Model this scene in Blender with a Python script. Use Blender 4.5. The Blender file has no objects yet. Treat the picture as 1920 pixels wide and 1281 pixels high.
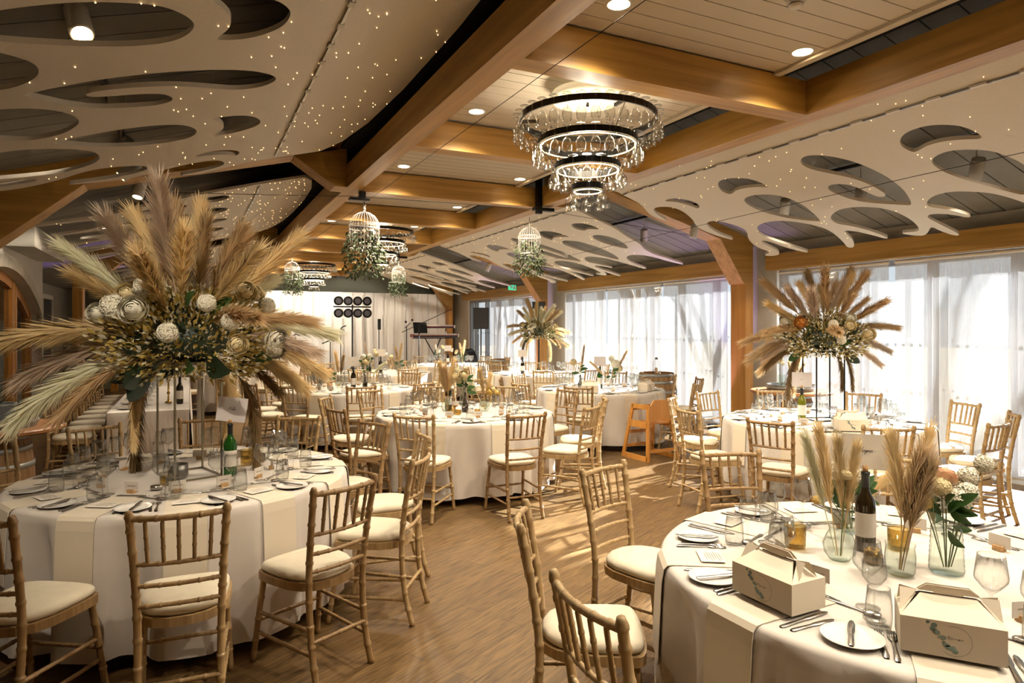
import bpy, math, random
from mathutils import Vector, Matrix
R_ = math.radians
sc = bpy.context.scene
C = sc.collection
random.seed(7)

# ------------------------------------------------------------------ camera, sky, sun, exposure
cam_d = bpy.data.cameras.new('camera'); cam = bpy.data.objects.new('camera', cam_d); C.objects.link(cam)
cam.location = (0, 0, 1.65); cam.rotation_euler = (R_(90), 0, -math.atan2(605, 1240))
cam_d.sensor_width = 36; cam_d.lens = 36*1240/1920; cam_d.shift_y = -25.5/1920; cam_d.clip_start = .05; cam_d.clip_end = 300
sc.camera = cam
w = bpy.data.worlds.new('sky'); sc.world = w; w.use_nodes = True
bg = w.node_tree.nodes['Background']; bg.inputs[0].default_value = (.86, .93, 1, 1); bg.inputs[1].default_value = .95
sun_d = bpy.data.lights.new('sun', 'SUN'); sun_d.energy = 90; sun_d.angle = R_(.6); sun_d.color = (1, .975, .94)
sun = bpy.data.objects.new('sun', sun_d); C.objects.link(sun)
SAZ, SEL = R_(78), R_(22)
sdir = Vector((math.sin(SAZ)*math.cos(SEL), math.cos(SAZ)*math.cos(SEL), math.sin(SEL)))
sun.location = sdir*40; sun.rotation_euler = sdir.to_track_quat('Z', 'Y').to_euler()
sc.view_settings.view_transform = 'Standard'; sc.view_settings.look = 'None'
sc.view_settings.exposure = 0.0; sc.view_settings.gamma = 1; sc.view_settings.use_curve_mapping = False
LAMP = 4.1            # interior lamp level
cy = sc.cycles
cy.max_bounces = 5; cy.diffuse_bounces = 3; cy.glossy_bounces = 2; cy.transmission_bounces = 3; cy.transparent_max_bounces = 24
cy.use_adaptive_sampling = True; cy.adaptive_threshold = .1; cy.adaptive_min_samples = 20
cy.caustics_reflective = False; cy.caustics_refractive = False; cy.sample_clamp_indirect = 5

# ------------------------------------------------------------------ materials
MATS = {}
def lin(c):
    return tuple(((v/255)/12.92 if v/255 <= .04045 else ((v/255+.055)/1.055)**2.4) for v in c)
def mat(name, col, rough=.6, metal=0., spec=.5, emit=0., trans=0., sheen=0., bump=None, noise=None, grain=None):
    """col sRGB 0-255. noise=(scale, amount) colour variation; grain=(scale, stretch_axis, dark sRGB) wood; bump=(scale, strength)"""
    m = bpy.data.materials.new(name); m.use_nodes = True; nt = m.node_tree; N = nt.nodes; L = nt.links
    b = N['Principled BSDF']; c = lin(col)
    b.inputs['Base Color'].default_value = (*c, 1); b.inputs['Roughness'].default_value = rough
    b.inputs['Metallic'].default_value = metal; b.inputs['Specular IOR Level'].default_value = spec
    if trans: b.inputs['Transmission Weight'].default_value = trans
    if sheen: b.inputs['Sheen Weight'].default_value = sheen
    if emit:
        b.inputs['Emission Color'].default_value = (*c, 1); b.inputs['Emission Strength'].default_value = emit
    tc = N.new('ShaderNodeTexCoord')
    if grain:
        mp = N.new('ShaderNodeMapping'); s = [grain[0]]*3; s[grain[1]] = grain[0]*.05; mp.inputs['Scale'].default_value = s
        L.new(tc.outputs['Object'], mp.inputs[0]); tx = N.new('ShaderNodeTexNoise'); tx.inputs['Scale'].default_value = 1; tx.inputs['Detail'].default_value = 6
        tx.inputs['Distortion'].default_value = .6
        L.new(mp.outputs[0], tx.inputs[0]); rp = N.new('ShaderNodeValToRGB')
        rp.color_ramp.elements[0].position = .32; rp.color_ramp.elements[0].color = (*lin(grain[2]), 1)
        rp.color_ramp.elements[1].position = .68; rp.color_ramp.elements[1].color = (*c, 1)
        L.new(tx.outputs['Fac'], rp.inputs[0]); L.new(rp.outputs[0], b.inputs['Base Color'])
    elif noise:
        tx = N.new('ShaderNodeTexNoise'); tx.inputs['Scale'].default_value = noise[0]; tx.inputs['Detail'].default_value = 4
        L.new(tc.outputs['Object'], tx.inputs[0]); rp = N.new('ShaderNodeValToRGB'); k = noise[1]
        rp.color_ramp.elements[0].position = .3; rp.color_ramp.elements[0].color = (*[v*(1-k) for v in c], 1)
        rp.color_ramp.elements[1].position = .7; rp.color_ramp.elements[1].color = (*[min(1, v*(1+k)) for v in c], 1)
        L.new(tx.outputs['Fac'], rp.inputs[0]); L.new(rp.outputs[0], b.inputs['Base Color'])
    if bump:
        t2 = N.new('ShaderNodeTexNoise'); t2.inputs['Scale'].default_value = bump[0]; t2.inputs['Detail'].default_value = 3
        L.new(tc.outputs['Object'], t2.inputs[0]); bn = N.new('ShaderNodeBump'); bn.inputs['Strength'].default_value = bump[1]; bn.inputs['Distance'].default_value = .01
        L.new(t2.outputs['Fac'], bn.inputs['Height']); L.new(bn.outputs[0], b.inputs['Normal'])
    MATS[name] = m; return m
def thin_glass(name, tint, gloss=.9, edge=.35):
    m = bpy.data.materials.new(name); m.use_nodes = True; nt = m.node_tree; N = nt.nodes; L = nt.links
    N.remove(N['Principled BSDF']); o = N['Material Output']
    tr = N.new('ShaderNodeBsdfTransparent'); gl = N.new('ShaderNodeBsdfGlossy'); gl.inputs['Roughness'].default_value = .03
    lw = N.new('ShaderNodeLayerWeight'); lw.inputs['Blend'].default_value = .25
    rp = N.new('ShaderNodeValToRGB'); rp.color_ramp.elements[0].color = (*tint, 1); rp.color_ramp.elements[1].color = (*[v*edge for v in tint], 1)
    rp.color_ramp.elements[0].position = .35
    L.new(lw.outputs['Facing'], rp.inputs[0]); L.new(rp.outputs[0], tr.inputs[0])
    pw = N.new('ShaderNodeMath'); pw.operation = 'POWER'; pw.inputs[1].default_value = 3.5
    l2 = N.new('ShaderNodeLayerWeight'); l2.inputs['Blend'].default_value = .5; L.new(l2.outputs['Facing'], pw.inputs[0])
    mu = N.new('ShaderNodeMath'); mu.operation = 'MULTIPLY_ADD'; mu.inputs[1].default_value = gloss*.75; mu.inputs[2].default_value = .08; mu.use_clamp = True; L.new(pw.outputs[0], mu.inputs[0])
    mx = N.new('ShaderNodeMixShader'); L.new(mu.outputs[0], mx.inputs[0]); L.new(tr.outputs[0], mx.inputs[1]); L.new(gl.outputs[0], mx.inputs[2])
    L.new(mx.outputs[0], o.inputs[0]); MATS[name] = m; return m
def cloth_trans(name, col, see, transl, rough=.9):
    """woven fabric: see = share of light passing straight through the weave, transl = scattered through"""
    m = bpy.data.materials.new(name); m.use_nodes = True; nt = m.node_tree; N = nt.nodes; L = nt.links
    N.remove(N['Principled BSDF']); o = N['Material Output']; c = (*lin(col), 1)
    df = N.new('ShaderNodeBsdfDiffuse'); df.inputs[0].default_value = c
    tl = N.new('ShaderNodeBsdfTranslucent'); tl.inputs[0].default_value = c
    tp = N.new('ShaderNodeBsdfTransparent')
    tc = N.new('ShaderNodeTexCoord'); mp = N.new('ShaderNodeMapping'); mp.inputs['Scale'].default_value = (1, 90, 2)
    tx = N.new('ShaderNodeTexNoise'); tx.inputs['Scale'].default_value = 1; L.new(tc.outputs['Object'], mp.inputs[0]); L.new(mp.outputs[0], tx.inputs[0])
    mr = N.new('ShaderNodeMapRange'); mr.inputs[1].default_value = .3; mr.inputs[2].default_value = .7; mr.inputs[3].default_value = see*.75; mr.inputs[4].default_value = see*1.25
    L.new(tx.outputs['Fac'], mr.inputs[0])
    m1 = N.new('ShaderNodeMixShader'); m1.inputs[0].default_value = transl; L.new(df.outputs[0], m1.inputs[1]); L.new(tl.outputs[0], m1.inputs[2])
    m2 = N.new('ShaderNodeMixShader'); L.new(mr.outputs[0], m2.inputs[0]); L.new(m1.outputs[0], m2.inputs[1]); L.new(tp.outputs[0], m2.inputs[2])
    L.new(m2.outputs[0], o.inputs[0]); MATS[name] = m; return m

mat('oak', (182, 138, 68), .45, grain=(14, 1, (146, 106, 44)))
mat('oak_x', (182, 138, 68), .45, grain=(14, 0, (146, 106, 44)))
mat('oak_z', (198, 144, 66), .4, grain=(14, 2, (170, 116, 44)))
mat('white_board', (196, 184, 164), .6)
mat('panel_white', (204, 194, 178), .55, noise=(60, .03))
mat('panel_edge', (150, 142, 130), .7)
mat('roof_grey', (126, 122, 114), .7, noise=(5, .08))
mat('void', (20, 18, 16), .9)
mat('plaster', (190, 184, 172), .85, noise=(3, .06), bump=(40, .15))
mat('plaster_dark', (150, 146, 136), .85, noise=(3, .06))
mat('wall_sage', (128, 128, 112), .85, noise=(2, .04))
mat('stone', (176, 168, 150), .9, noise=(6, .12), bump=(22, .4))
mat('lime', (190, 162, 118), .42, grain=(40, 2, (162, 132, 88)))
mat('lime_b', (166, 134, 92), .45, grain=(40, 2, (136, 106, 66)))
mat('ivory', (226, 214, 188), .75, noise=(20, .04), bump=(400, .05), sheen=.2)
mat('linen', (212, 203, 192), .8, noise=(8, .03), bump=(500, .04), sheen=.2)
mat('napkin', (224, 211, 188), .8, bump=(500, .05), sheen=.2)
mat('black', (16, 16, 17), .45); mat('black_metal', (24, 22, 20), .35, metal=.6)
mat('steel', (214, 211, 206), .24, metal=1); mat('steel_dull', (140, 138, 134), .35, metal=1)
mat('gold', (196, 160, 84), .25, metal=1); mat('brass_wire', (150, 142, 120), .3, metal=1)
mat('china', (236, 232, 224), .12); mat('card', (232, 222, 208), .8); mat('card_grey', (214, 206, 204), .8)
mat('kraft', (240, 226, 202), .7); mat('ink', (70, 66, 64), .8); mat('ink_soft', (150, 140, 128), .8)
mat('eucalyptus', (120, 136, 128), .8)
mat('cork', (186, 148, 100), .8, noise=(80, .2))
mat('plume_blond', (226, 196, 130), .85, noise=(6, .14), sheen=.3); mat('plume_tan', (198, 164, 112), .85, noise=(6, .16), sheen=.3)
mat('plume_dark', (140, 112, 74), .85, noise=(6, .2)); mat('plume_cream', (236, 218, 182), .85, noise=(6, .12), sheen=.3)
mat('plume_mauve', (200, 178, 148), .85, noise=(6, .18))
mat('petal_white', (240, 234, 214), .6, noise=(9, .05)); mat('petal_cream', (236, 218, 172), .6, noise=(9, .06)); mat('petal_yellow', (232, 200, 120), .6)
mat('petal_peach', (224, 176, 140), .6); mat('petal_orange', (200, 130, 50), .6)
mat('leaf', (50, 84, 34), .5, noise=(12, .25)); mat('leaf_dark', (34, 48, 28), .5, noise=(12, .25)); mat('leaf_dry', (146, 128, 70), .7, noise=(12, .25)); mat('leaf_sage', (92, 106, 70), .6, noise=(12, .2))
mat('stem', (90, 100, 50), .6)
mat('galv', (150, 152, 152), .4, metal=.7, noise=(14, .15))
mat('barrel', (166, 132, 88), .65, grain=(16, 2, (128, 92, 54))); mat('barrel_top', (176, 122, 62), .5, grain=(12, 0, (146, 92, 40)))
mat('hoop', (160, 164, 162), .4, metal=.6)
mat('beech', (206, 146, 70), .4, grain=(16, 2, (190, 126, 52)))
mat('frame_grey', (120, 122, 126), .5); mat('frame_dark', (52, 52, 54), .5)
mat('curtain', (238, 235, 230), .85, sheen=.2)
mat('fixture_white', (206, 200, 190), .5); mat('red_key', (120, 20, 34), .4)
mat('lens_grey', (86, 84, 90), .15, metal=.3)
mat('bulb', (255, 226, 180), .5, emit=26); mat('fairy', (255, 206, 140), .5, emit=5); mat('led', (255, 226, 170), .5, emit=5)
mat('drum_lit', (255, 240, 200), .5, emit=.4)
mat('exit_green', (60, 190, 130), .5, emit=1.2)
mat('purple_led', (150, 110, 255), .5, emit=8); mat('green_led', (80, 255, 120), .5, emit=4)
mat('terrace', (96, 94, 90), 1, spec=0); mat('hedge', (96, 110, 80), .9, noise=(2, .3)); mat('bark', (96, 86, 76), .9)
mat('door_wood', (170, 112, 44), .45, grain=(14, 2, (140, 86, 28)))
thin_glass('glass', (.98, .985, .98), 1.0, .86); thin_glass('glass_green', (.86, .92, .88), 1.0, .35); thin_glass('pane', (.96, .98, .98), .6, .9)
thin_glass('glass_edge', (.97, .97, .96), 1.0, .38); thin_glass('glass_gold', (.86, .76, .5), 1.0, .5)
m = mat('bottle_green', (30, 84, 24), .05, trans=.25); m = mat('bottle_dark', (34, 26, 10), .05, trans=.1); mat('bottle_yellow', (120, 120, 30), .06, trans=.25)
cloth_trans('blind', (214, 215, 220), .42, .045)
def fibre(name, col, k=.5):
    m = bpy.data.materials.new(name); m.use_nodes = True; nt = m.node_tree; N = nt.nodes; L = nt.links; N.remove(N['Principled BSDF']); o = N['Material Output']
    oi = N.new('ShaderNodeObjectInfo'); tc = N.new('ShaderNodeTexCoord'); tx = N.new('ShaderNodeTexNoise'); tx.inputs['Scale'].default_value = 7; L.new(tc.outputs['Object'], tx.inputs[0])
    ad = N.new('ShaderNodeMath'); ad.operation = 'ADD'; L.new(tx.outputs['Fac'], ad.inputs[0]); L.new(oi.outputs['Random'], ad.inputs[1])
    rp = N.new('ShaderNodeValToRGB'); c = lin(col); rp.color_ramp.elements[0].position = .4; rp.color_ramp.elements[0].color = (*[v*.72 for v in c], 1); rp.color_ramp.elements[1].position = 1; rp.color_ramp.elements[1].color = (*[min(1, v*1.18) for v in c], 1)
    L.new(ad.outputs[0], rp.inputs[0]); df = N.new('ShaderNodeBsdfDiffuse'); tl = N.new('ShaderNodeBsdfTranslucent'); L.new(rp.outputs[0], df.inputs[0]); L.new(rp.outputs[0], tl.inputs[0])
    mx = N.new('ShaderNodeMixShader'); mx.inputs[0].default_value = k; L.new(df.outputs[0], mx.inputs[1]); L.new(tl.outputs[0], mx.inputs[2]); L.new(mx.outputs[0], o.inputs[0]); MATS[name] = m
for n_, c_ in (('blond', (236, 214, 166)), ('tan', (208, 182, 142)), ('dark', (138, 114, 82)), ('cream', (246, 234, 208)), ('mauve', (212, 194, 174))): fibre('plume_'+n_, c_)
fibre('leaf_dry', (170, 148, 84), .3)
# floor: stained boards, colour and grain only
def floor_mat():
    m = bpy.data.materials.new('floor_board'); m.use_nodes = True; nt = m.node_tree; N = nt.nodes; L = nt.links; b = N['Principled BSDF']
    tc = N.new('ShaderNodeTexCoord'); mp = N.new('ShaderNodeMapping'); mp.inputs['Rotation'].default_value = (0, 0, R_(-28)); L.new(tc.outputs['Object'], mp.inputs[0])
    br = N.new('ShaderNodeTexBrick'); br.inputs['Scale'].default_value = 1; br.inputs['Brick Width'].default_value = 1.2; br.inputs['Row Height'].default_value = .15
    br.inputs['Mortar Size'].default_value = .0025; br.inputs['Mortar Smooth'].default_value = .4; br.inputs['Bias'].default_value = 0
    br.inputs['Color1'].default_value = (*lin((128, 101, 64)), 1); br.inputs['Color2'].default_value = (*lin((116, 90, 56)), 1); br.inputs['Mortar'].default_value = (*lin((88, 68, 43)), 1)
    L.new(mp.outputs[0], br.inputs[0])
    m2 = N.new('ShaderNodeMapping'); m2.inputs['Scale'].default_value = (5, 70, 1); L.new(mp.outputs[0], m2.inputs[0])
    tx = N.new('ShaderNodeTexNoise'); tx.inputs['Scale'].default_value = 1; tx.inputs['Detail'].default_value = 7; tx.inputs['Distortion'].default_value = .8; L.new(m2.outputs[0], tx.inputs[0])
    rp = N.new('ShaderNodeValToRGB'); rp.color_ramp.elements[0].position = .35; rp.color_ramp.elements[0].color = (.36, .34, .31, 1); rp.color_ramp.elements[1].position = .62; rp.color_ramp.elements[1].color = (1.12, 1.1, 1.06, 1)
    L.new(tx.outputs['Fac'], rp.inputs[0])
    mx = N.new('ShaderNodeMix'); mx.data_type = 'RGBA'; mx.blend_type = 'MULTIPLY'; mx.inputs[0].default_value = .75
    L.new(br.outputs['Color'], mx.inputs[6]); L.new(rp.outputs[0], mx.inputs[7]); L.new(mx.outputs[2], b.inputs['Base Color'])
    b.inputs['Roughness'].default_value = .42; b.inputs['Specular IOR Level'].default_value = .35
    bn = N.new('ShaderNodeBump'); bn.inputs['Strength'].default_value = .15; bn.inputs['Distance'].default_value = .004; L.new(tx.outputs['Fac'], bn.inputs['Height']); L.new(bn.outputs[0], b.inputs['Normal'])
    MATS['floor_board'] = m
floor_mat()

# ------------------------------------------------------------------ mesh helpers
class MB:
    def __init__(s): s.v = []; s.f = []
    def add(s, v, f):
        o = len(s.v); s.v += [tuple(p) for p in v]; s.f += [tuple(i+o for i in q) for q in f]; return s
    def box(s, x0, x1, y0, y1, z0, z1, M=None):
        v = [Vector((x, y, z)) for z in (z0, z1) for y in (y0, y1) for x in (x0, x1)]
        if M: v = [M @ p for p in v]
        return s.add(v, [(0, 2, 3, 1), (4, 5, 7, 6), (0, 1, 5, 4), (1, 3, 7, 5), (3, 2, 6, 7), (2, 0, 4, 6)])
    def prism(s, poly, a, b, ax='z', M=None):
        """poly 2D; ax z: (x,y)->z ; y: (x,z)->y ; x: (y,z)->x"""
        def P(p, t): return Vector((p[0], p[1], t)) if ax == 'z' else Vector((p[0], t, p[1])) if ax == 'y' else Vector((t, p[0], p[1]))
        n = len(poly); v = [P(p, a) for p in poly]+[P(p, b) for p in poly]
        if M: v = [M @ p for p in v]
        return s.add(v, [tuple(range(n))[::-1], tuple(range(n, 2*n))]+[(i, (i+1) % n, n+(i+1) % n, n+i) for i in range(n)])
    def lathe(s, prof, n=20, M=None, cap=False):
        v = []; f = []
        for r, z in prof:
            for k in range(n):
                a = 2*math.pi*k/n; v.append(Vector((r*math.cos(a), r*math.sin(a), z)))
        for i in range(len(prof)-1):
            for k in range(n):
                k2 = (k+1) % n; f.append((i*n+k, i*n+k2, (i+1)*n+k2, (i+1)*n+k))
        if cap:
            f.append(tuple(range(n))[::-1]); f.append(tuple(range((len(prof)-1)*n, len(prof)*n)))
        if M: v = [M @ p for p in v]
        return s.add(v, f)
    def tube(s, path, rad, n=6, caps=True):
        P = [Vector(p) for p in path]; rr = rad if isinstance(rad, (list, tuple)) else [rad]*len(P)
        v = []; f = []; up = None
        for i, p in enumerate(P):
            t = (P[min(i+1, len(P)-1)]-P[max(i-1, 0)]).normalized()
            if up is None:
                up = Vector((0, 0, 1)) if abs(t.z) < .9 else Vector((1, 0, 0))
            a = t.cross(up); a = a.normalized() if a.length > 1e-6 else Vector((1, 0, 0)); b = a.cross(t).normalized(); up = b
            for k in range(n):
                g = 2*math.pi*k/n; v.append(p+(a*math.cos(g)+b*math.sin(g))*rr[i])
        for i in range(len(P)-1):
            for k in range(n):
                k2 = (k+1) % n; f.append((i*n+k, i*n+k2, (i+1)*n+k2, (i+1)*n+k))
        if caps:
            f.append(tuple(range(n))[::-1]); f.append(tuple(range((len(P)-1)*n, len(P)*n)))
        return s.add(v, f)
    def ball(s, c, r, n=8, m=6, sq=(1, 1, 1)):
        c = Vector(c); v = [c+Vector((0, 0, -r*sq[2]))]; f = []
        for i in range(1, m):
            a = -math.pi/2+math.pi*i/m
            for k in range(n):
                g = 2*math.pi*k/n; v.append(c+Vector((r*math.cos(a)*math.cos(g)*sq[0], r*math.cos(a)*math.sin(g)*sq[1], r*math.sin(a)*sq[2])))
        v.append(c+Vector((0, 0, r*sq[2]))); t = len(v)-1
        for k in range(n):
            k2 = (k+1) % n; f.append((0, 1+k2, 1+k)); f.append((t, t-n+k, t-n+k2))
            for i in range(m-2): f.append((1+i*n+k, 1+i*n+k2, 1+(i+1)*n+k2, 1+(i+1)*n+k))
        return s.add(v, f)
    def grid(s, pts):
        """pts rows of points"""
        n = len(pts[0]); v = [p for r in pts for p in r]
        return s.add(v, [(i*n+j, i*n+j+1, (i+1)*n+j+1, (i+1)*n+j) for i in range(len(pts)-1) for j in range(n-1)])
    def mesh(s, name, m, smooth=False):
        me = bpy.data.meshes.new(name); me.from_pydata(s.v, [], s.f); me.materials.append(MATS[m])
        if smooth: me.polygons.foreach_set('use_smooth', [True]*len(me.polygons))
        me.update(); return me
    def build(s, name, m, parent=None, smooth=False, **kw):
        return link(name, s.mesh(name, m, smooth), parent, **kw)
def link(name, data, parent=None, loc=None, rot=None, M=None, label=None, cat=None, group=None, kind=None):
    o = bpy.data.objects.new(name, data); C.objects.link(o)
    if parent is not None: o.parent = parent
    if loc is not None: o.location = loc
    if rot is not None: o.rotation_euler = rot
    if M is not None: o.matrix_local = M
    tag(o, label, cat, group, kind); return o
def tag(o, label=None, cat=None, group=None, kind=None):
    if label: o['label'] = label
    if cat: o['category'] = cat
    if group: o['group'] = group
    if kind: o['kind'] = kind
    return o
def empty(name, loc=(0, 0, 0), rz=0, label=None, cat=None, group=None, kind=None):
    o = bpy.data.objects.new(name, None); o.empty_display_size = .1; C.objects.link(o); o.location = loc; o.rotation_euler = (0, 0, rz)
    return tag(o, label, cat, group, kind)
def copy_tree(o, parent=None):
    c = o.copy(); C.objects.link(c); c.parent = parent
    for k in ('label', 'category', 'group'):
        if parent is None and k in c: del c[k]
    for ch in o.children: copy_tree(ch, c)
    return c
def struct(name, mb, m, **kw): return mb.build(name, m, None, kind='structure', **kw)
def smooth_poly(p, k=2):
    for _ in range(k):
        q = []
        for i in range(len(p)):
            a, b = p[i], p[(i+1) % len(p)]
            q += [(a[0]*.75+b[0]*.25, a[1]*.75+b[1]*.25), (a[0]*.25+b[0]*.75, a[1]*.25+b[1]*.75)]
        p = q
    return p
def catmull(P, k=6):
    P = [Vector(p) for p in P]; out = []
    for i in range(len(P)-1):
        a, b, c, d = P[max(i-1, 0)], P[i], P[i+1], P[min(i+2, len(P)-1)]
        for j in range(k):
            t = j/k; out.append(.5*((2*b)+(c-a)*t+(2*a-5*b+4*c-d)*t*t+(3*b-a-3*c+d)*t**3))
    return out+[P[-1]]
def lamp_light(name, parent, loc, energy, col, kind='SPOT', size=.05, angle=110, blend=.6, rot=(0, 0, 0)):
    d = bpy.data.lights.new(name, kind); d.energy = energy*LAMP; d.color = col
    if kind == 'SPOT': d.spot_size = R_(angle); d.spot_blend = blend; d.shadow_soft_size = size
    elif kind == 'POINT': d.shadow_soft_size = size
    o = bpy.data.objects.new(name, d); C.objects.link(o); o.parent = parent; o.location = loc; o.rotation_euler = rot; return o
WARM = (1, .87, .69)
#@@SECTION structure
# ------------------------------------------------------------------ room shell
struct('floor', MB().box(-3.2, 8.0, -6, 21, -.1, 0), 'floor_board')
def zr(x): return 2.9+.30*(7.85-x)          # underside of right roof slope
def zl(x): return 2.9+.30*(x+2.05)          # underside of left roof slope
# right wall: piers between the window bays, strip above the beam
WB = [(-4.5, .85), (1.75, 7.11), (8.03, 13.28), (14.3, 19.2)]
mb = MB(); y = -6
for a, b in WB:
    mb.box(7.85, 8.05, y, a, 0, 2.9); mb.box(7.85, 8.05, a, b, 2.5, 2.9); mb.box(7.86, 8.05, a, b, 0, .06); y = b
mb.box(7.85, 8.05, y, 21, 0, 2.9)
struct('wall_right', mb, 'plaster')
struct('wall_back', MB().box(-3.2, 8.0, 20.8, 21, 0, 4.2), 'wall_sage')
struct('wall_front', MB().box(-3.2, 8.0, -6.2, -6, 0, 4.2), 'plaster')
# left wall with a wide segmental arch
a0, a1, zs, za = 8.5, 12.84, 1.86, 2.44
hw = (a1-a0)/2; rise = za-zs; rad = (hw*hw+rise*rise)/(2*rise); cyy = (a0+a1)/2
def archz(yy): return za-rad+math.sqrt(max(0, rad*rad-(yy-cyy)**2))
arch = [(a0+(a1-a0)*i/18, archz(a0+(a1-a0)*i/18)) for i in range(19)]
wl = struct('wall_left', MB().prism([(-6, 0), (a0, 0)]+arch+[(a1, 0), (13.05, 0), (13.05, 3.2), (-6, 3.2)], -2.75, -2.15, 'x'), 'plaster')
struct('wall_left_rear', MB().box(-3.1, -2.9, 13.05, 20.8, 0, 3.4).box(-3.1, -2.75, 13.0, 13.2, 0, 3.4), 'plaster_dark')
MB().box(-2.15, -1.8, 10.4, 12.7, 2.7, 3.05).build('downstand', 'plaster', wl)
mb = MB()
for i in range(18):
    (y0, z0), (y1, z1) = arch[i], arch[i+1]
    mb.add([(-2.15, y0, z0), (-2.15, y1, z1), (-2.15, y1, z1+.16), (-2.15, y0, z0+.16), (-2.12, y0, z0), (-2.12, y1, z1), (-2.12, y1, z1+.16), (-2.12, y0, z0+.16)], [(4, 5, 6, 7), (0, 1, 5, 4), (3, 7, 6, 2)])
mb.build('arch_moulding', 'stone', wl)
MB().box(-2.16, -2.12, a1-.02, a1+.12, 0, zs).build('arch_jamb', 'stone', wl)
# arched glazed oak doors set back in the arch
dr = empty('door_1', kind='structure')
XD = -2.36
mb = MB()
for i in range(18):
    (y0, z0), (y1, z1) = arch[i], arch[i+1]
    mb.add([(XD, y0, z0-.14), (XD, y1, z1-.14), (XD, y1, z1), (XD, y0, z0), (XD+.09, y0, z0-.14), (XD+.09, y1, z1-.14), (XD+.09, y1, z1), (XD+.09, y0, z0)], [(4, 5, 6, 7), (0, 1, 5, 4), (0, 3, 2, 1)])
mb.build('head_frame', 'door_wood', dr)
for yy, wd in ((a0+.07, .14), (9.58, .12), (10.55, .1), (10.67, .1), (11.64, .12), (11.8, .1), (a1-.07, .14)):
    MB().box(XD, XD+.1, yy-wd/2, yy+wd/2, 0, archz(min(max(yy, a0), a1))-.02).build('stile', 'door_wood', dr)
for y0, y1 in ((a0+.14, 9.5), (9.66, 10.5), (10.72, 11.58), (11.86, a1-.14)):
    MB().box(XD+.01, XD+.09, y0, y1, 0, .34).build('bottom_rail', 'door_wood', dr)
    MB().prism([(y0, .34), (y1, .34), (y1, archz(y1)-.13), (y0, archz(y0)-.13)], XD+.04, XD+.05, 'x').build('glass_pane', 'pane', dr)
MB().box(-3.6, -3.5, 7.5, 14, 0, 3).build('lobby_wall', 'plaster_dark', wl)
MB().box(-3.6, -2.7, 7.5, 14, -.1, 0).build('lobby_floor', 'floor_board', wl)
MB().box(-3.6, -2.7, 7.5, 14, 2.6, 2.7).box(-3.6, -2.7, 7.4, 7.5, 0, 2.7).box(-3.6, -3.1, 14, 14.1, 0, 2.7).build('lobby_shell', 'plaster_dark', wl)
# rear-left window
wn = empty('window_5', kind='structure')
MB().box(-2.9, -2.86, 15.0, 18.6, .9, .98).box(-2.9, -2.86, 15.0, 18.6, 2.3, 2.4).build('window_frame', 'fixture_white', wn)
for yy in (15.0, 16.2, 17.4, 18.52): MB().box(-2.9, -2.86, yy, yy+.08, .98, 2.3).build('mullion', 'fixture_white', wn)
MB().box(-2.9, -2.89, 15.0, 18.6, .98, 2.3).build('pane', 'frame_dark', wn)

# roof slopes: backing slab + separate grey boards
def slope_board(x0, x1, zf, y0, y1, t0, t1):
    return MB().prism([(x0, zf(x0)+t0), (x1, zf(x1)+t0), (x1, zf(x1)+t1), (x0, zf(x0)+t1)], y0, y1, 'y')
cr = struct('ceiling_right', slope_board(4.0, 8.75, zr, -6.2, 21, .03, .12), 'void')
cl = struct('ceiling_left', slope_board(-3.2, 1.8, zl, -6.2, 21, .03, .12), 'void')
mr_ = slope_board(4.0, 8.75, zr, 0, .255, 0, .025).mesh('roof_board', 'roof_grey'); ml_ = slope_board(-3.2, 1.8, zl, 0, .255, 0, .025).mesh('roof_board', 'roof_grey')
for i in range(101):
    link('roof_board', mr_, cr, loc=(0, -6.1+i*.267, 0)); link('roof_board', ml_, cl, loc=(0, -6.1+i*.267, 0))
struct('ceiling_void_liner', MB().box(1.3, 4.5, -6.2, 21, 4.08, 4.2).box(1.5, 4.2, -6.2, 21, 3.62, 3.65), 'void')  # lower sheet is an added black liner, painted as the slot's shade
# flat white boarded ceiling in the centre strip
XB = [-4.72, -2.68, -.63, 1.42, 3.47, 5.5, 7.58, 9.66, 11.74, 13.83, 15.9, 18.0, 20.05]   # cross beam centres (Y)
ce = struct('ceiling', MB().box(1.72, 3.74, -6, 20.8, 3.466, 3.5), 'white_board')
bm_ = MB().box(1.74, 3.70, .004, .139, 3.452, 3.468).mesh('ceiling_board', 'white_board')
for i in range(len(XB)-1):
    a, b = XB[i]+.09, XB[i+1]-.09; n = int((b-a)/.143)
    for k in range(n): link('ceiling_board', bm_, ce, loc=(0, a+(b-a-n*.143)/2+k*.143, 0))
    MB().box(3.70, 3.76, a, b, 3.43, 3.5).box(1.73, 1.79, a, b, 3.435, 3.466).build('edge_trim', 'white_board', ce)
# timber: long beams, cross beams, portal frames, wall-head beams
struct('trim_1', MB().box(1.56, 1.73, -6, 20.8, 3.2, 3.45), 'oak', label='long oak ceiling beam on the left of the chandeliers', cat='beam')
struct('trim_2', MB().box(4.03, 4.21, -6, 20.8, 3.2, 3.45), 'oak', label='long oak ceiling beam on the right of the chandeliers', cat='beam')
om = MB().box(1.73, 4.03, -.085, .085, 3.2, 3.447).mesh('cross_beam', 'oak_x')
ordn = ['nearest', 'second', 'third', 'fourth', 'fifth', 'sixth', 'seventh', 'eighth', 'farthest']
for i, yy in enumerate(XB):
    link('cross_beam', om, None, loc=(0, yy, 0), kind='structure', label='oak cross beam under the white ceiling, %s in view from the camera' % ordn[max(0, i-4)] if i >= 4 else 'oak cross beam over the camera end of the hall', cat='beam', group='oak cross beams')
T = .15
FY = [-4.97, 1.27, 7.5, 13.85, 20.1]
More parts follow.
